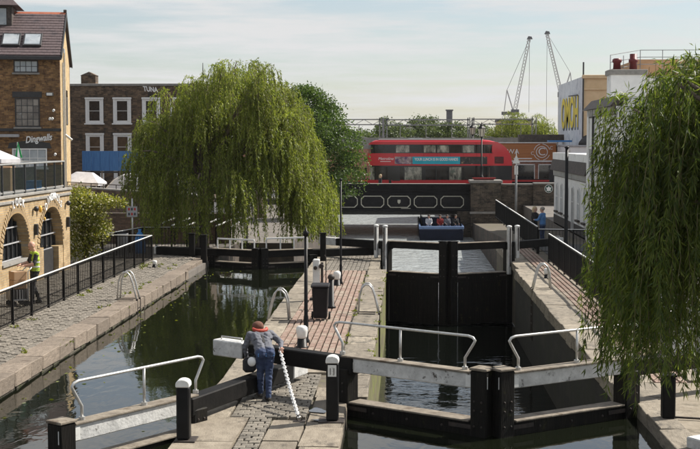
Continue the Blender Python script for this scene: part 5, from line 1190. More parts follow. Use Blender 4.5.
for yy in (BY, BY + 2.45):
    part('side_panel', band(2.46, 3.40, y=yy), 'bus_red', bus, rec=False); part('roof_rail', band(4.06, 4.26, y=yy), 'bus_red', bus, rec=False)
    part('skirt', band(.30, 1.36, y=yy), 'bus_red', bus, rec=False)
    part('rear_corner', band(3.40, 4.06, 9.55, 99, y=yy), 'bus_red', bus, rec=False)
    part('rear_black', band(1.36, 2.46, 9.4, 99, y=yy), 'bus_black', bus, rec=False)
    # pillars
    for (zz0, zz1, xs) in ((3.40, 4.06, (.55, 1.35, 2.25, 3.35, 4.35, 5.35, 6.35, 7.3, 8.25, 9.0)), (1.36, 2.46, (.7, 1.7, 2.0, 2.9, 4.3, 4.5, 5.35, 6.3, 7.3, 8.3, 9.3))):
        for x in xs:
            b = MB(); b.box(BX0 + x - .045, BX0 + x + .045, yy, yy + .05, BZ + zz0 + .001, BZ + zz1 - .001); part('pillar', b, 'bus_black', bus)
    for (zz0, zz1, xs) in ((3.42, 4.04, (.3, .55, 1.35, 2.25, 3.35, 4.35, 5.35, 6.35, 7.3, 8.25, 9.0, 9.55)), (1.38, 2.44, (.25, .7, 1.7, 2.9, 4.4, 5.35, 6.3, 7.3, 8.3, 9.3))):
        for x0, x1 in zip(xs[:-1], xs[1:]):
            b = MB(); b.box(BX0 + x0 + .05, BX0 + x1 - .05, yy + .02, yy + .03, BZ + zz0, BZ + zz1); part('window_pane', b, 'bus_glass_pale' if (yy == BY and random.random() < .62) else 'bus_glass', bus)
# dark window surrounds on the side towards us
b = MB()
for (za, zb) in ((3.40, 3.45), (4.0, 4.06)): b.box(BX0 + .35, BX0 + 9.6, BY - .006, BY - .001, BZ + za, BZ + zb)
b.box(BX0 + .3, BX0 + 9.5, BY - .006, BY - .001, BZ + 2.36, BZ + 2.46); part('window_band', b, 'bus_black', bus)
# roof and the two ends lofted across the width
pr = [(xf(z), z) for z in np.linspace(4.0, 4.38, 6)] + [(x, 4.42) for x in np.linspace(1.1, 8.9, 6)] + [(xr(z), z) for z in np.linspace(4.39, 2.3, 12)]
b = MB(); W_ = [(0, -.18), (.06, -.06), (.2, 0), (2.3, 0), (2.44, -.06), (2.5, -.18)]; n = len(W_)
vs = []
for (x, z) in pr:
    for (y, dz) in W_: vs.append((BX0 + x, BY + y, BZ + z + dz * (1 if z > 4.2 else .4)))
fs = [(i * n + k, (i + 1) * n + k, (i + 1) * n + k + 1, i * n + k + 1) for i in range(len(pr) - 1) for k in range(n - 1)]
b.add(vs, fs); part('roof_shell', b, 'bus_red', bus, smooth=True)
b = MB(); b.box(BX0 + .95, BX0 + 8.9, BY + .12, BY + 2.38, BZ + 4.425, BZ + 4.47); part('roof_top', b, 'bus_roof', bus, .02)
b = MB(); b.box(BX0 + 3.2, BX0 + 4.3, BY + .5, BY + 2.0, BZ + 4.471, BZ + 4.56); part('roof_hatch', b, 'gantry_grey', bus, .02)
b = MB(); b.box(BX0 + 9.3, BX0 + 11.08, BY + .02, BY + 2.48, BZ + .3, BZ + 1.36); b.box(BX0 + 11.0, BX0 + 11.09, BY + .02, BY + 2.48, BZ + 1.361, BZ + 2.29); part('rear_panel', b, 'bus_red', bus)
b = MB(); b.box(BX0 + .08, BX0 + .14, BY + .06, BY + 2.44, BZ + .3, BZ + 1.0); b.box(BX0 + .12, BX0 + .2, BY + .06, BY + 2.44, BZ + 2.5, BZ + 3.35); part('front_panel', b, 'bus_red', bus)
b = MB(); b.box(BX0 + .13, BX0 + .15, BY + .1, BY + 2.4, BZ + 1.01, BZ + 2.49); b.box(BX0 + .22, BX0 + .24, BY + .1, BY + 2.4, BZ + 3.36, BZ + 4.05); part('windscreen', b, 'bus_glass', bus)
b = MB(); b.box(BX0 + .3, BX0 + 9.4, BY + .06, BY + 2.44, BZ + .35, BZ + .55); b.box(BX0 + .3, BX0 + 10.6, BY + .06, BY + 2.44, BZ + 2.42, BZ + 2.5); part('floor', b, 'bus_inner', bus)
b = MB(); b.box(BX0 + 10.0, BX0 + 10.05, BY + .06, BY + 2.44, BZ + 2.5, BZ + 3.9); b.box(BX0 + 9.35, BX0 + 9.4, BY + .06, BY + 2.44, BZ + .55, BZ + 2.42); part('bulkhead', b, 'bus_seat', bus)
for (xa, xb, za) in ((1.75, 1.95, .31), (2.0, 2.6, 1.3), (4.25, 4.55, 1.36)): b = MB(); b.box(BX0 + xa, BX0 + xb, BY - .004, BY + .06, BZ + za, BZ + 2.4); part('black_panel', b, 'bus_black', bus)
sm = MB(); sm.box(-.06, .06, -.42, .42, .3, .95); sm.box(-.06, .38, -.42, .42, .28, .4); sme = mesh_from(sm, bevel=.03, mats=['bus_seat'], name='seat')
for k in range(9):
    for yy in (.55, 1.95): piece('seat', sme, bus, (BX0 + 1.7 + k * .92, BY + yy, BZ + 2.5))
for k in range(7): piece('seat', sme, bus, (BX0 + 3.0 + k * .9, BY + 1.95, BZ + .6))
for (x0, m_) in ((1.75, 'tyre'), (8.1, 'tyre')):
    for yy in (BY - .01, BY + 2.21): b = MB(); b.tube([(BX0 + x0, yy, BZ + .48), (BX0 + x0, yy + .3, BZ + .48)], .48, 18); wh = part('wheel', b, 'tyre', bus); b = MB(); b.tube([(BX0 + x0, yy - .02, BZ + .48), (BX0 + x0, yy - .001, BZ + .48)], .25, 14); part('hub', b, 'steel', wh)
# adverts and lettering
b = MB(); b.box(BX0 + 3.55, BX0 + 7.15, BY - .012, BY - .001, BZ + 2.58, BZ + 3.14); part('advert_panel', b, 'ad_teal', bus)
b = MB(); b.box(BX0 + 2.2, BX0 + 3.549, BY - .012, BY - .001, BZ + 2.58, BZ + 3.14); part('advert_photo', b, 'ad_photo', bus)
b = MB(); b.box(BX0 + 7.151, BX0 + 9.2, BY - .012, BY - .001, BZ + 2.58, BZ + 3.14); part('advert_photo', b, 'ad_food', bus)
text('advert_text', 'YOUR LUNCH IS IN GOOD HANDS', 'letter_white', bus, (BX0 + 5.35, BY - .016, BZ + 2.93), .3, '-y', .004, width=3.3, bold=.008)
text('operator_name', 'Metroline', 'letter_white', bus, (BX0 + 1.52, BY - .006, BZ + 2.98), .3, '-y', .004, shear=.2, width=1.15)
b = MB(); b.box(BX0 + 1.1, BX0 + 1.9, BY - .006, BY - .001, BZ + 2.75, BZ + 2.79); part('stripe', b, 'letter_white', bus)
for xs_ in (2.1, 3.35, 4.4, 5.4, 6.4, 7.4, 8.4, 9.4): b = MB(); b.box(BX0 + xs_ - .008, BX0 + xs_ + .008, BY - .0008, BY + .01, BZ + 3.16, BZ + 3.39); part('panel_seam', b, 'bus_red_dark', bus)
b = MB(); b.box(BX0 + 9.75, BX0 + 10.45, BY - .01, BY - .001, BZ + 2.62, BZ + 3.15); gr = part('engine_grille', b, 'bus_red_dark', bus)
for k in range(5): b = MB(); b.box(BX0 + 9.78, BX0 + 10.42, BY - .016, BY - .0101, BZ + 2.66 + k * .1, BZ + 2.69 + k * .1); part('louvre', b, 'bus_black', gr)
for zz in (1.75, 2.05): b = MB(); b.ell((BX0 + 11.06, BY + .15, BZ + zz), .05, .08, .08, 8, 6); part('tail_light', b, 'red_paint', bus)
b = MB(); b.box(BX0 - .12, BX0 + .1, BY - .18, BY - .04, BZ + 1.9, BZ + 2.3); b.box(BX0 - .12, BX0 + .1, BY - .18, BY - .04, BZ + 2.75, BZ + 3.1); part('mirror', b, 'bus_black', bus, .02)
# passengers: seated heads and shoulders, each a person
SIT = dict(pel=(0, 0, .45), che=(0, .0, .80), nec=(0, 0, .98), hea=(0, .03, 1.13), shl=(-.175, 0, .93), shr=(.175, 0, .93), ell=(-.22, .06, .68), elr=(.22, .06, .68), wrl=(-.15, .28, .62), wrr=(.15, .28, .62), hil=(-.09, 0, .43), hir=(.09, 0, .43), knl=(-.11, .42, .46), knr=(.11, .42, .46), anl=(-.11, .40, .085), anr=(.11, .40, .085), tol=(-.11, .55, .04), tor=(.11, .55, .04))
for (x, lb, cl) in ((4.95, 'dark haired passenger at an upper deck window left of centre', 'cloth_black'), (8.05, 'passenger at an upper deck window near the lamp standard', 'cloth_black')):
    person(lb, (BX0 + x, BY + .5, BZ + 2.5), R(90), SIT, dict(top=cl, legs='jeans', skin='skin', shoe='boots'), voxel=.035, group='passengers on the bus', hands=False)
person('bus driver in a blue shirt behind the windscreen', (BX0 + 1.15, BY + .9, BZ + .75), R(90), SIT, dict(top='cloth_blue', legs='cloth_black', skin='skin', shoe='boots'), voxel=.035, hands=False)
# pedestrians on the bridge
person('pedestrian in a white shirt on the bridge next to the willow', (-5.6, 93.1, DK + .12), R(80), {}, dict(top='cloth_white', legs='cloth_black', skin='skin', shoe='boots'), voxel=.03, hands=False)
person('fair haired pedestrian in black in front of the bus', (-1.9, 93.0, DK + .12), R(-70), {}, dict(top='cloth_black', legs='cloth_black', skin='skin', shoe='boots'), voxel=.03, hair='hair_blond', long_hair=True, hands=False)

# ------------------------------------------------------------------ boat under the bridge
t = thing('narrowboat', 'blue boat with people sitting aboard coming out from under the bridge', 'boat', (2.6, 90, LOW))
b = MB(); b.prism([(1.0, LOW - .1), (4.05, LOW - .1), (4.1, LOW + .75), (.95, LOW + .75)], 'y', 88.5, 102); part('hull', b, 'boat_blue', t, .05)
b = MB(); b.box(.93, 4.12, 88.45, 88.6, LOW + .80, LOW + 1.0); part('bow_board', b, 'boat_pale', t, .03)
b = MB(); b.box(.95, 1.05, 88.6, 100, LOW + .751, LOW + 1.0); b.box(4.0, 4.1, 88.6, 100, LOW + .751, LOW + 1.0); part('gunwale', b, 'boat_pale', t)
b = MB(); b.box(1.15, 3.95, 90.6, 90.66, LOW + .76, LOW + 1.5); b.box(1.15, 1.2, 90.6, 100, LOW + .76, LOW + 1.35); b.box(3.9, 3.95, 90.6, 100, LOW + .76, LOW + 1.35); part('cabin', b, 'boat_blue', t)
b = MB(); b.tube([(1.2, 90.5, LOW + 1.5), (1.2, 90.4, LOW + 1.72), (3.9, 90.4, LOW + 1.72), (3.9, 90.5, LOW + 1.5)], .03, 6); part('guard_rail', b, 'iron', t, smooth=True)
for (x, lb, cl) in ((1.65, 'passenger in white on the boat, left', 'cloth_white'), (2.45, 'passenger in red on the boat, middle', 'cloth_red'), (2.95, 'passenger in grey on the boat, right of the red one', 'hoodie_grey'), (3.55, 'passenger in black on the boat, far right', 'cloth_black')):
    person(lb, (x, 89.5, LOW + .50), R(165 + 10 * x), SIT, dict(top=cl, legs='jeans', skin='skin', shoe='boots'), voxel=.035, group='passengers on the boat', hands=False)

# ------------------------------------------------------------------ right hand buildings
t = thing('white_cottage', 'long low white building with dark tiled band and arched windows', 'building', (8.6, 66, 0))
b = MB(); b.box(8.6, 13, 58.8, 73.0, -.1, 3.5); part('wall', b, 'white_render', t)
b = MB(); b.prism([(8.35, 3.0), (8.6, 3.0), (8.6, 3.62), (8.52, 3.62)], 'y', 58.81, 73.05); part('tile_band', b, 'dark_tile', t)
b = MB(); b.box(8.5, 13, 58.81, 73.04, 3.621, 4.0); part('parapet', b, 'white_render', t)
tm = MB(); tm.prism([(-.10, 0), (.10, 0), (.0, -.30)], 'x', -.09, 0); tme = mesh_from(tm, mats=['white_render'], name='scallop')
b = MB(); b.box(8.56, 8.599, 58.82, 73.0, 2.66, 2.999); part('dark_frieze', b, 'dark_tile', t)
for k in range(34): piece('scallop', tme, t, (8.59, 59.1 + k * .41, 2.995))
tl = MB(); tl.box(-.04, 0, -.17, .17, -.3, .3); tle = mesh_from(tl, bevel=.01, mats=['dark_tile'], name='tile')
for k in range(39):
    o = piece('tile', tle, t, (8.43, 59.0 + k * .36, 3.3)); o.rotation_euler = (0, R(14), 0)
for k, y in enumerate((60.4, 62.6, 64.8, 67.0, 69.4, 71.5)):
    wz = 2.0; b = MB(); pf = [(y - .38, .75)] + [(y + .38 * math.cos(a), wz + .3 * math.sin(a)) for a in np.linspace(0, math.pi, 9)][::-1] + [(y + .38, .75)]
    if k == 2: pf[0] = (y - .38, 0.0); pf[-1] = (y + .38, 0.0)
    b.prism(pf, 'x', 8.585, 8.599); ww = part('window' if k != 2 else 'door', b, 'pane_dark' if k == 2 else 'pane_pale', t)
    b = MB(); b.box(8.56, 8.584, y - .02, y + .02, pf[0][1], wz + .28); b.box(8.56, 8.584, y - .38, y + .38, 1.5, 1.54)
    pts = pf; 
    for p, q in zip(pts[:-1], pts[1:]): b.beam((8.57, p[0], p[1]), (8.57, q[0], q[1]), .03, .06)
    part('frame', b, 'sash_white', ww)
    if k != 2: b = MB(); b.box(8.45, 8.598, y - .48, y + .48, .62, .72); part('sill', b, 'dark_tile', ww)
b = MB(); b.box(8.58, 8.599, 58.82, 73, -.02, .45); part('plinth', b, 'frame_dark', t)
t = thing('white_house', 'taller white rendered house with dark tiled eaves behind the willow', 'building', (8.5, 55, 0))
b = MB(); b.box(8.45, 16, 51.0, 58.79, -.1, 6.05); part('wall', b, 'white_render', t)
b = MB(); b.prism([(8.2, 6.051), (8.5, 6.051), (8.75, 6.5), (8.62, 6.5)], 'y', 51, 58.9); part('tiled_eaves', b, 'dark_tile', t); b = MB(); b.box(8.41, 8.449, 51, 58.78, 5.7, 6.049); part('dark_frieze', b, 'dark_tile', t); b = MB(); b.box(8.76, 16, 51.01, 58.78, 6.051, 6.45); part('parapet', b, 'white_render', t)
for k in range(18): piece('scallop', tme, t, (8.44, 51.3 + k * .41, 6.045))
for (y, z0, z1) in ((55.6, 3.2, 4.3), (53.4, 3.2, 4.3), (55.6, .9, 2.2), (57.6, 3.2, 4.3)):
    b = MB(); b.box(8.43, 8.449, y - .42, y + .42, z0, z1); ww = part('window', b, 'pane_dark', t)
    b = MB()
    for yy in (y - .42, y, y + .42): b.box(8.40, 8.429, yy - .035, yy + .035, z0, z1)
    for zz in (z0, (z0 + z1) / 2, z1): b.box(8.40, 8.4285, y - .45, y + .45, zz - .03, zz + .03)
    part('frame', b, 'sash_white', ww); b = MB(); b.box(8.3, 8.448, y - .52, y + .52, z0 - .14, z0 - .05); part('sill', b, 'white_render', ww)
b = MB(); b.box(8.40, 8.4485, 58.2, 58.78, 0, 6.2); part('pilaster', b, 'white_render', t); b = MB(); b.cyl(8.38, 56.7, 0, 6.2, .05, 8); part('drain_pipe', b, 'frame_dark', t)
# tan building with mural
t = thing('mural_building', 'tan rendered building whose pale side wall carries yellow mural letters', 'building', (15, 105, 0))
b = MB(); b.box(14.75, 24, 105.0, 105.3, 0, 9.85); part('front_wall', b, 'tan_render', t)
b = MB(); b.box(14.70, 15.0, 105.301, 122.0, 0, 10.05); part('mural_wall', b, 'mural_render', t)
b = MB(); b.box(14.6, 24, 104.8, 105.32, 9.851, 10.15); part('cornice', b, 'tan_render', t, .03); b = MB(); b.box(14.64, 24, 104.88, 105.0, 8.9, 9.05); part('string_course', b, 'tan_render', t, .02)
b = MB(); b.box(15, 24, 105.3, 122, 9.6, 9.8); part('roof', b, 'dark_tile', t); b = MB(); b.cyl(14.66, 104.9, 2, 11.2, .07, 6); part('drain_pipe', b, 'frame_dark', t)
for x in (15.7, 18.0, 20.3): window(t, x, x + 1.1, 5.6, 7.6, 105.0 - .03, 1, 2, 'sash_white', 'pane_dark', .1, .16)
text('mural_letters', 'OMOH', 'letter_yellow', t, (14.69, 113.8, 7.1), 3.7, '-x', .01, width=11.5, bold=.12)
text('mural_shadow', 'OMOH', 'letter_dark', t, (14.695, 113.4, 6.95), 3.7, '-x', .004, width=11.5, bold=.2)
b = MB(); b.tube([(14.6, 108, 8.6), (14.4, 112, 8.65)], .06, 6); part('bracket', b, 'frame_dark', t)
# timber clad shop
t = thing('timber_shop', 'low shop clad in orange timber with a round white emblem', 'shop', (10, 110, 0))
b = MB(); b.box(3.5, 13.1, 110.0, 118, .3, 2.9); part('wall', b, 'brick_red_x', t)
bm_ = MB(); bm_.box(0, 1, -.03, 0, -.14, .14); bme = mesh_from(bm_, bevel=.006, mats=['shop_wood'], name='plank')
for k in range(5): piece('plank', bme, t, (3.5, 109.999, 3.16 + k * .285), (9.6, 1, 1))
b = MB(); b.box(3.5, 13.1, 110.001, 118, 2.9, 4.5); part('fascia', b, 'shop_wood', t); b = MB(); b.box(3.45, 13.15, 109.9, 118, 4.5, 4.58); part('roof_edge', b, 'white_paint', t); b = MB(); b.box(3.5, 13.1, 109.85, 109.999, 2.86, 3.0); part('sign_rail', b, 'white_paint', t)
for (x0, x1, m_) in ((9.6, 11.2, 'pane_dark'), (11.6, 13.0, 'pane_dark'), (6.8, 9.2, 'pane_brown')): b = MB(); b.box(x0, x1, 109.96, 109.999, .6, 2.6); ww = part('shop_window', b, m_, t); b = MB(); b.box(x0 - .06, x0, 109.93, 109.998, .6, 2.7); b.box(x1, x1 + .06, 109.93, 109.998, .6, 2.7); b.box(x0 - .06, x1 + .06, 109.93, 109.998, 2.601, 2.68); part('frame', b, 'sash_white', ww)
cx, cz = 11.85, 3.73
text('emblem_letter', 'C', 'letter_white', t, (cx, 109.93, cz), .95, '-y', .02)
def ring(cx, cz, r, w, y, a0=0, a1=2 * math.pi, n=28):
    b = MB(); vs = []; fs = []
    for i in range(n + 1):
        a = a0 + (a1 - a0) * i / n
        for rr in (r - w / 2, r + w / 2): vs.append((cx + rr * math.cos(a), y, cz + rr * math.sin(a))); vs.append((cx + rr * math.cos(a), y + .02, cz + rr * math.sin(a)))
    for i in range(n): o = i * 4; fs += [(o, o + 4, o + 6, o + 2), (o + 1, o + 3, o + 7, o + 5), (o, o + 1, o + 5, o + 4), (o + 2, o + 6, o + 7, o + 3)]
    return b.add(vs, fs)
part('emblem_ring', ring(cx, cz, .48, .06, 109.92), 'letter_white', t)
for a0, a1 in ((.3, 1.5), (1.8, 2.9), (3.5, 4.4), (4.9, 5.9)): part('emblem_arc', ring(cx, cz, .70, .05, 109.92, a0, a1, 12), 'letter_white', t)
for (dx, dz) in ((.82, .35), (-.82, -.12)): text('emblem_letter', 'C', 'letter_white', t, (cx + dx, 109.93, cz + dz), .4, '-y', .02)
text('shop_letters', 'WA', 'letter_white', t, (9.35, 109.93, 3.75), .62, '-y', .02)
b = MB(); b.box(9.4, 11.0, 109.92, 109.94, 3.12, 3.2); part('shop_strapline', b, 'letter_white', t)
t = thing('white_annexe', 'plain white flat roofed annexe beside the timber shop', 'building', (15, 111, 0))
b = MB(); b.box(13.2, 20, 103.5, 116, 0, 4.2); part('wall', b, 'white_render', t); b = MB(); b.box(13.15, 20, 103.4, 116, 4.201, 4.35); part('coping', b, 'plastic_grey', t, .02)
b = MB(); b.box(10.5, 15.5, 117.5, 118.5, 4.6, 5.3); part('roof_plant', b, 'dark_tile', t, .05); b = MB(); b.tube([(14.5, 104.2, 4.4), (15.5, 106, 5.4), (16, 108, 5.2)], .3, 8); part('roof_duct', b, 'frame_dark', t, smooth=True)
b = MB(); b.box(12.2, 14.2, 108, 109, 4.6, 4.75); part('blue_flashing', b, 'plastic_blue', t)
# far flat roofed block with chimneys and roof railing
t = thing('chimney_house', 'flat roofed house with two chimney pots and roof railing behind the willow', 'building', (14, 73, 0))
b = MB(); b.box(11.3, 13.2, 70, 71.4, 0, 8.3); b.box(13.201, 20, 71.0, 80, 0, 8.25); part('wall', b, 'white_render', t); b = MB(); b.box(11.2, 13.3, 69.9, 71.5, 8.301, 8.6); part('cornice', b, 'cap_stone', t, .03)
b = MB(); b.box(13.3, 19, 73.2, 79, 8.25, 9.35); part('roof_box', b, 'orange_brick', t)
for x in (11.75, 12.65): b = MB(); b.lathe(x, 70.8, [(8.6, .22), (9.0, .2), (9.05, .26), (9.2, .26), (9.22, .2), (9.25 if x < 12 else 9.5, .2)], 10); part('chimney_pot', b, 'bus_red_dark', t, smooth=True)
b = MB()
for z in (9.0, 9.4, 9.8): b.tube([(11.4, 70.9, z - .35), (13.25, 72.0, z), (17.6, 72.0, z)], .02, 5); b.tube([(17.6, 72, z), (17.6, 79, z)], .02, 5)
for x, yq in ((11.4, 70.9), (12.2, 71.35), (13.25, 71.98), (14.5, 71.98), (16, 71.98), (17.6, 71.98)): b.cyl(x, yq, 8.24 if x > 13.2 else 8.6, 9.8 if x > 12.9 else 9.45, .022, 5)
part('roof_railing', b, 'gantry_grey', t)

# ------------------------------------------------------------------ far background
def gantry_portal(label, x0, x1, y, z1):
    t = thing('railway_gantry', label, 'gantry', (x0, y, 0), group='railway overhead line gantries')
    for x in (x0, x1):
        b = MB()
        for dx in (-.22, .22): b.box(x + dx - .06, x + dx + .06, y - .06, y + .06, 0, z1 + .2)
        for k in range(10): b.beam((x - .2, y, k * z1 / 10), (x + .2, y, (k + 1) * z1 / 10), .04, .05)
        part('mast', b, 'gantry_grey', t)
    b = MB()
    for zz in (z1 - .55, z1): b.box(x0, x1, y - .06, y + .06, zz - .06, zz + .06)
    n = int((x1 - x0) / .9)
    for k in range(n): xa = x0 + (x1 - x0) * k / n; xb = x0 + (x1 - x0) * (k + 1) / n; b.beam((xa, y, z1 - .55 if k % 2 else z1), (xb, y, z1 if k % 2 else z1 - .55), .04, .05)
    part('lattice_beam', b, 'gantry_grey', t)
    for k in range(3):
        xx = x0 + (x1 - x0) * (k + .6) / 3.3; b = MB(); b.tube([(xx, y, z1 - .55), (xx, y, z1 - 1.8), (xx + 1.2, y, z1 - 2.0)], .04, 5); part('hanger', b, 'gantry_grey', t)
gantry_portal('nearer railway gantry rising above the bus roof', -2.2, 6.6, 130, 6.9)
gantry_portal('railway gantry to the left above the dark tree edge', -14, -2.6, 134, 7.0)
gantry_portal('railway gantry to the right behind the lamp standard', 7.2, 14, 138, 7.1)
t = thing('railway_viaduct', 'pale railway viaduct parapet just above the bus roof', 'viaduct', (0, 136, 0))
b = MB(); b.box(-60, 60, 127.6, 128.0, 3.9, 5.05); part('parapet', b, 'cap_stone', t); b = MB(); b.box(-60, 60, 127.5, 145, 0, 3.9); part('arches', b, 'brick_red_x', t)
def crane(label, bx, by, zb, tip, mast_z):
    t = thing('tower_crane', label, 'crane', (bx, by, 0), group='luffing cranes on the skyline')
    b = MB(); s = .9
    for dx in (-s, s):
        for dy in (-s, s): b.box(bx + dx - .12, bx + dx + .12, by + dy - .12, by + dy + .12, 0, zb)
    for k in range(12):
        z0, z1 = zb * k / 12, zb * (k + 1) / 12; b.beam((bx - s, by - s, z0), (bx + s, by - s, z1), .12, .12); b.beam((bx + s, by + s, z0), (bx - s, by + s, z1), .12, .12)
    part('mast', b, 'crane_grey', t)
    b = MB(); base = Vector((bx, by, zb + .5)); tip = Vector(tip); d = tip - base; n = 22; u = d.normalized(); a = u.cross(Vector((0, 1, 0))).normalized(); c = u.cross(a)
    for k in range(3):
        an = 2 * math.pi * k / 3; o = (a * math.cos(an) + c * math.sin(an)) * .75; b.beam(base + o, tip + o * .6, .16, .16)
    for i in range(n):
        for k in range(3):
            an = 2 * math.pi * k / 3; an2 = 2 * math.pi * (k + 1) / 3; o = (a * math.cos(an) + c * math.sin(an)) * .72; o2 = (a * math.cos(an2) + c * math.sin(an2)) * .72
            b.beam(base + d * (i / n) + o, base + d * ((i + 1) / n) + o2 * .95, .1, .1)
    part('jib', b, 'crane_grey', t)
    sx = -1 if tip.x > bx else 1
    b = MB(); b.box(bx - 1.2, bx + 1.2, by - 1.2, by + 1.2, zb - .2, zb + 1.4); b.box(min(bx + sx * 1.0, bx + sx * 4.2), max(bx + sx * 1.0, bx + sx * 4.2), by - 1, by + 1, zb - .3, zb + .7); part('counterweight', b, 'crane_dark', t)
    ap = Vector((bx + sx * 2.6, by, zb + 7.5)); b = MB(); b.beam((bx + sx * .6, by, zb + 1), ap, .35, .35); b.beam((bx + sx * 3.4, by, zb + .9), ap, .25, .25); part('a_frame', b, 'crane_grey', t)
    b = MB(); b.tube([ap, tip], .06, 4); b.tube([tip, (tip.x, tip.y, mast_z)], .06, 4); part('cable', b, 'crane_dark', t)
    b = MB(); b.prism([(tip.x - .9, tip.z - .2), (tip.x + .9, tip.z - .2), (tip.x + .6, tip.z + .6), (tip.x - .4, tip.z + .75)], 'y', tip.y - .5, tip.y + .5); part('jib_head', b, 'crane_dark', t)
crane('luffing tower crane leaning right above the far willow', 34.5, 400, 13.5, (38.9, 400, 37.2), 14)
crane('luffing tower crane leaning left above the mural building', 49.2, 400, 19.0, (44.4, 400, 38.8), 12)
# distant blocks low on the skyline
for (x0, x1, y, z, m_, lb) in ((22, 30, 300, 9.5, 'tan_render', 'low distant building between the cranes and the mural wall'), (-8, 3, 330, 8.5, 'white_render', 'pale distant building behind the railway gantry'), (4, 8, 260, 6.6, 'brick_red_x', 'small distant brick block behind the gantry')):
    t = thing('distant_building', lb, 'building', ((x0 + x1) / 2, y, 0)); b = MB(); b.box(x0, x1, y, y + 10, 0, z); part('wall', b, m_, t)
    b = MB(); b.box(x0 - .2, x1 + .2, y - .2, y + 10, z + .001, z + .5); part('roof', b, 'dark_tile', t)
    for k in range(4): xx = x0 + (x1 - x0) * (k + .5) / 4; b = MB(); b.box(xx - .5, xx + .5, y - .05, y - .001, z - 2.4, z - .9); part('window', b, 'pane_dark', t)
t = thing('distant_chimney', 'slim dark chimney on the skyline above the gantry', 'chimney', (10, 300, 0)); b = MB(); b.box(9.6, 11.0, 299, 300.4, 0, 12.0); part('stack', b, 'crane_dark', t); b = MB(); b.box(9.4, 11.2, 298.8, 300.6, 12.0, 12.3); part('cap', b, 'crane_dark', t)

# ------------------------------------------------------------------ trees
tf = []
# big weeping willow on the left bank: mounds of drooping tufts with gaps between them
mounds = []
for (x, z, dy) in [(-10.6, 5.6, .8), (-9.6, 6.5, 1.1), (-8.6, 7.4, 1.3), (-7.6, 7.9, 1.5), (-6.5, 7.95, 1.5), (-5.7, 7.1, 1.3), (-5.1, 6.0, 1.1), (-4.95, 4.8, 1.0), (-4.5, 3.7, .9), (-4.1, 2.9, .7), (-10.9, 4.3, .8)]:
    for k in range(3): mounds.append((x + jit(.25), 53.5 + (k - 1) * 1.7 * dy + jit(.5), z + jit(.25)))
for _ in range(26):
    a = random.uniform(.9 * math.pi, 2.1 * math.pi); z = random.uniform(2.6, 6.6); q = random.uniform(.8, 1.0) * (1.0 if z < 5 else .8)
    mounds.append((-7.35 + (3.6 - .1 * z) * q * math.cos(a), 53.5 + 2.9 * q * math.sin(a), z))
for _ in range(14): a = random.uniform(0, 2 * math.pi); q = random.uniform(0, .6); mounds.append((-7.3 + 3.4 * q * math.cos(a), 53.5 + 2.8 * q * math.sin(a), random.uniform(4.5, 7.4)))
for (x, y, z) in mounds:
    for k in range(random.randint(3, 5)): tf.append((x + random.gauss(0, .33), y + random.gauss(0, .33), z - abs(random.gauss(0, .28))))
willow('willow_tree', 'large weeping willow hanging over the left lock', (-8.75, 53.0, -.05), 8.0, tf, .13, .034, 30, 17, (.9, 2.6), 'leaf_willow', .30, spread=.5, rad=.46, twig_r=.007, zmin=.25)
# near willow on the right, trunk outside the frame
tf = []
for _ in range(72):
    x = random.uniform(2.72, 4.5); y = random.uniform(14.2, 16.4); z = 5.02 + .52 * min(1, (x - 2.7) / .75) + jit(.1); tf.append((x, y, z - random.choice((0, 0, 0, .35, .8, 1.3))))
for _ in range(20): tf.append((random.uniform(2.76, 3.3), random.uniform(14.6, 16.2), random.uniform(3.4, 4.8)))
for _ in range(18): tf.append((random.uniform(4.7, 8.5), random.uniform(12.5, 18), random.uniform(4.6, 6.3)))
willow('near_willow_tree', 'weeping willow hanging into the right side of the picture', (6.4, 15.0, 0), 6.0, tf, .125, .0175, 38, 12, (.7, 2.6), 'leaf_willow_near', .24, spread=.22, rad=.35, twig_r=.0035, zmin=1.6)
# dark round headed tree behind the willow
lob = [(-5.4, 76, 6.6, 1.3, 1.5, 1.2), (-6.2, 76, 6.2, 1.7, 2, 1.8), (-4.9, 75.5, 5.2, 1.6, 2, 1.6), (-6.0, 75, 3.8, 1.9, 2, 1.8), (-4.2, 75.5, 3.2, 1.5, 1.8, 1.4), (-3.3, 75.2, 4.3, 1.15, 1.5, 1.1), (-3.2, 75, 2.3, 1.1, 1.4, 1.1), (-5.2, 75, 1.9, 1.7, 1.8, 1.3), (-7.6, 76, 5, 1.8, 2, 2), (-5.6, 75.8, 7.3, .8, .9, .7), (-4.3, 76, 6.3, .9, 1, .8), (-2.75, 75.4, 3.3, .7, 1, .8)]
lob = [(l[0] - .5, *l[1:]) for l in lob]
broadleaf('plane_tree', 'dark green round headed tree between the willow and the bus', (-8.9, 76, -.05), lob, 34000, .14, .10, 'leaf_plane', .28, 2.0, cluster=.26)
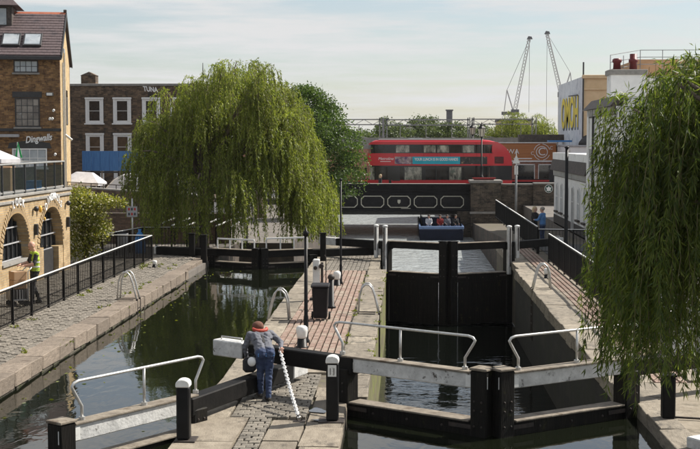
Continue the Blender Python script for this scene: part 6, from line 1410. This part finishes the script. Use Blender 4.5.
# far willow
tf = []
for _ in range(75):
    x = random.uniform(9.4, 16.2); u = (x - 12.9) / 3.6; y = 140 + jit(2.0); zt = 7.9 - 2.2 * abs(u) ** 2.4 + jit(.5); tf.append((x, y, zt * random.uniform(.75, 1)))
willow('far_willow_tree', 'bright green willow beyond the timber shop', (12.9, 140.5, -.05), 7.5, tf, .22, .06, 14, 13, (1.5, 3.2), 'leaf_willow', .3, spread=.4, rad=.75, twig_r=0, zmin=2.5)
for (x, y, z, s, lb) in ((-2.5, 172, 5.8, 2.7, 'leftmost hazy tree behind the railway gantry'), (1.6, 176, 6.6, 2.6, 'hazy tree behind the gantry mast'), (5.0, 170, 6.2, 2.4, 'hazy tree behind the middle of the gantry'), (9.0, 174, 6.3, 2.3, 'hazy tree just left of the lamp standard'), (-6.5, 165, 5.0, 2.0, 'pale tree top between the dark tree and the gantry'), (33, 230, 8.2, 3.6, 'small hazy tree under the right crane'), (-12, 180, 6, 3, 'hazy tree mostly hidden behind the dark tree')):
    lob = [(x + jit(s * .6), y + jit(1), z - s * .5 + jit(s * .5), s * .8, s * .8, s * .75) for _ in range(5)]
    broadleaf('distant_tree', lb, (x, y, -.05), lob, 5200, .26, .2, 'leaf_far', .25, z * .4, group='trees behind the railway', cluster=.4)
# shrub by the arch building
def shrub(name, label, base, lobes, n, leafL, leafW, matl, accent=None, na=0):
    t = thing(name, label, 'shrub', base); b0 = np.array(base, float); lb = MB(); P = []; D = []; PA = []
    for (cx, cy, cz, rx, ry, rz) in lobes:
        lb.tube(arc(b0, (cx, cy, cz), .2, 4), [.05, .04, .03, .02, .01], 5)
        k = int(n * rx * rz / sum(l[3] * l[5] for l in lobes)); u = rng.normal(size=(k, 3)); u /= np.linalg.norm(u, axis=1)[:, None]
        p = np.array([cx, cy, cz]) + u * (rng.random((k, 1)) ** .45) * np.array([rx, ry, rz]) + rng.normal(size=(k, 3)) * .06; P.append(p); D.append(rng.normal(size=(k, 3)) + u * .8)
        if na: ka = k // 9; PA.append(np.array([cx, cy, cz]) + u[:ka] * rng.uniform(.9, 1.08, (ka, 1)) * np.array([rx, ry, rz]))
    part('stems', lb, 'bark', t, smooth=True); leaf_mesh('foliage', np.concatenate(P), np.concatenate(D), leafL, leafW, matl, t)
    if na: pa = np.concatenate(PA); leaf_mesh('blossom', pa, rng.normal(size=pa.shape), .09, .07, accent, t)
shrub('flowering_shrub', 'bushy yellow green flowering shrub at the end of the arch building', (-12.3, 47.3, 0), [(-12.4, 47.3, .9, .85, .8, .9), (-12.2, 47.2, 1.9, .8, .8, .75), (-12.5, 47.4, 2.5, .55, .6, .4), (-11.7, 47.2, 2.35, .6, .5, .28), (-11.0, 47.0, 2.3, .45, .3, .16), (-11.8, 47.2, 1.3, .6, .6, .6)], 9000, .11, .06, 'leaf_shrub', 'leaf_blossom', 1)
# weeds in the joints and moss on the chamber edge
weeds(26, -9.6, -9.3, 26, 46, .11); weeds(10, -8.3, -8.1, 26, 43, .11); weeds(10, -1.4, -1.3, 26, 44, .0); weeds(7, -7.7, -7.6, 24, 43, .05); weeds(16, -.76, -.70, 23, 45, -.02); weeds(8, -10.0, -8.3, 43.5, 46.5, .11)
o = leaf_mesh('weeds', wb_pos, wb_dir, .09, .035, 'leaf_weed'); o['kind'] = 'stuff'; 

# fallen willow leaves drifting on the upper water
n_ = 160; fp = np.stack([np.where(rng.random(n_) < .8, -7.55 + np.abs(rng.normal(size=n_)) * .5, rng.uniform(-7.5, -3.7, n_)), rng.uniform(16, 47, n_), np.full(n_, UP + .006)], 1)
fd = np.stack([rng.normal(size=n_), rng.normal(size=n_), np.zeros(n_)], 1); o = leaf_mesh('floating_leaves', fp, fd, .09, .035, 'leaf_weed'); o['kind'] = 'stuff'

# ------------------------------------------------------------------ thin summer haze
hz, n, p = _nodes('haze_air')
n.nodes.remove(p); pv = _new(n, 'ShaderNodeVolumePrincipled'); pv.inputs['Color'].default_value = (0.93, 0.94, 0.95, 1); pv.inputs['Density'].default_value = 0.00008; pv.inputs['Anisotropy'].default_value = 0.2
n.links.new(pv.outputs[0], n.nodes['Material Output'].inputs['Volume'])
b = MB(); b.box(-420, 420, -35, 3020, -5.6, 42); h_ = struct(part('haze', b, 'haze_air'), 'stuff')
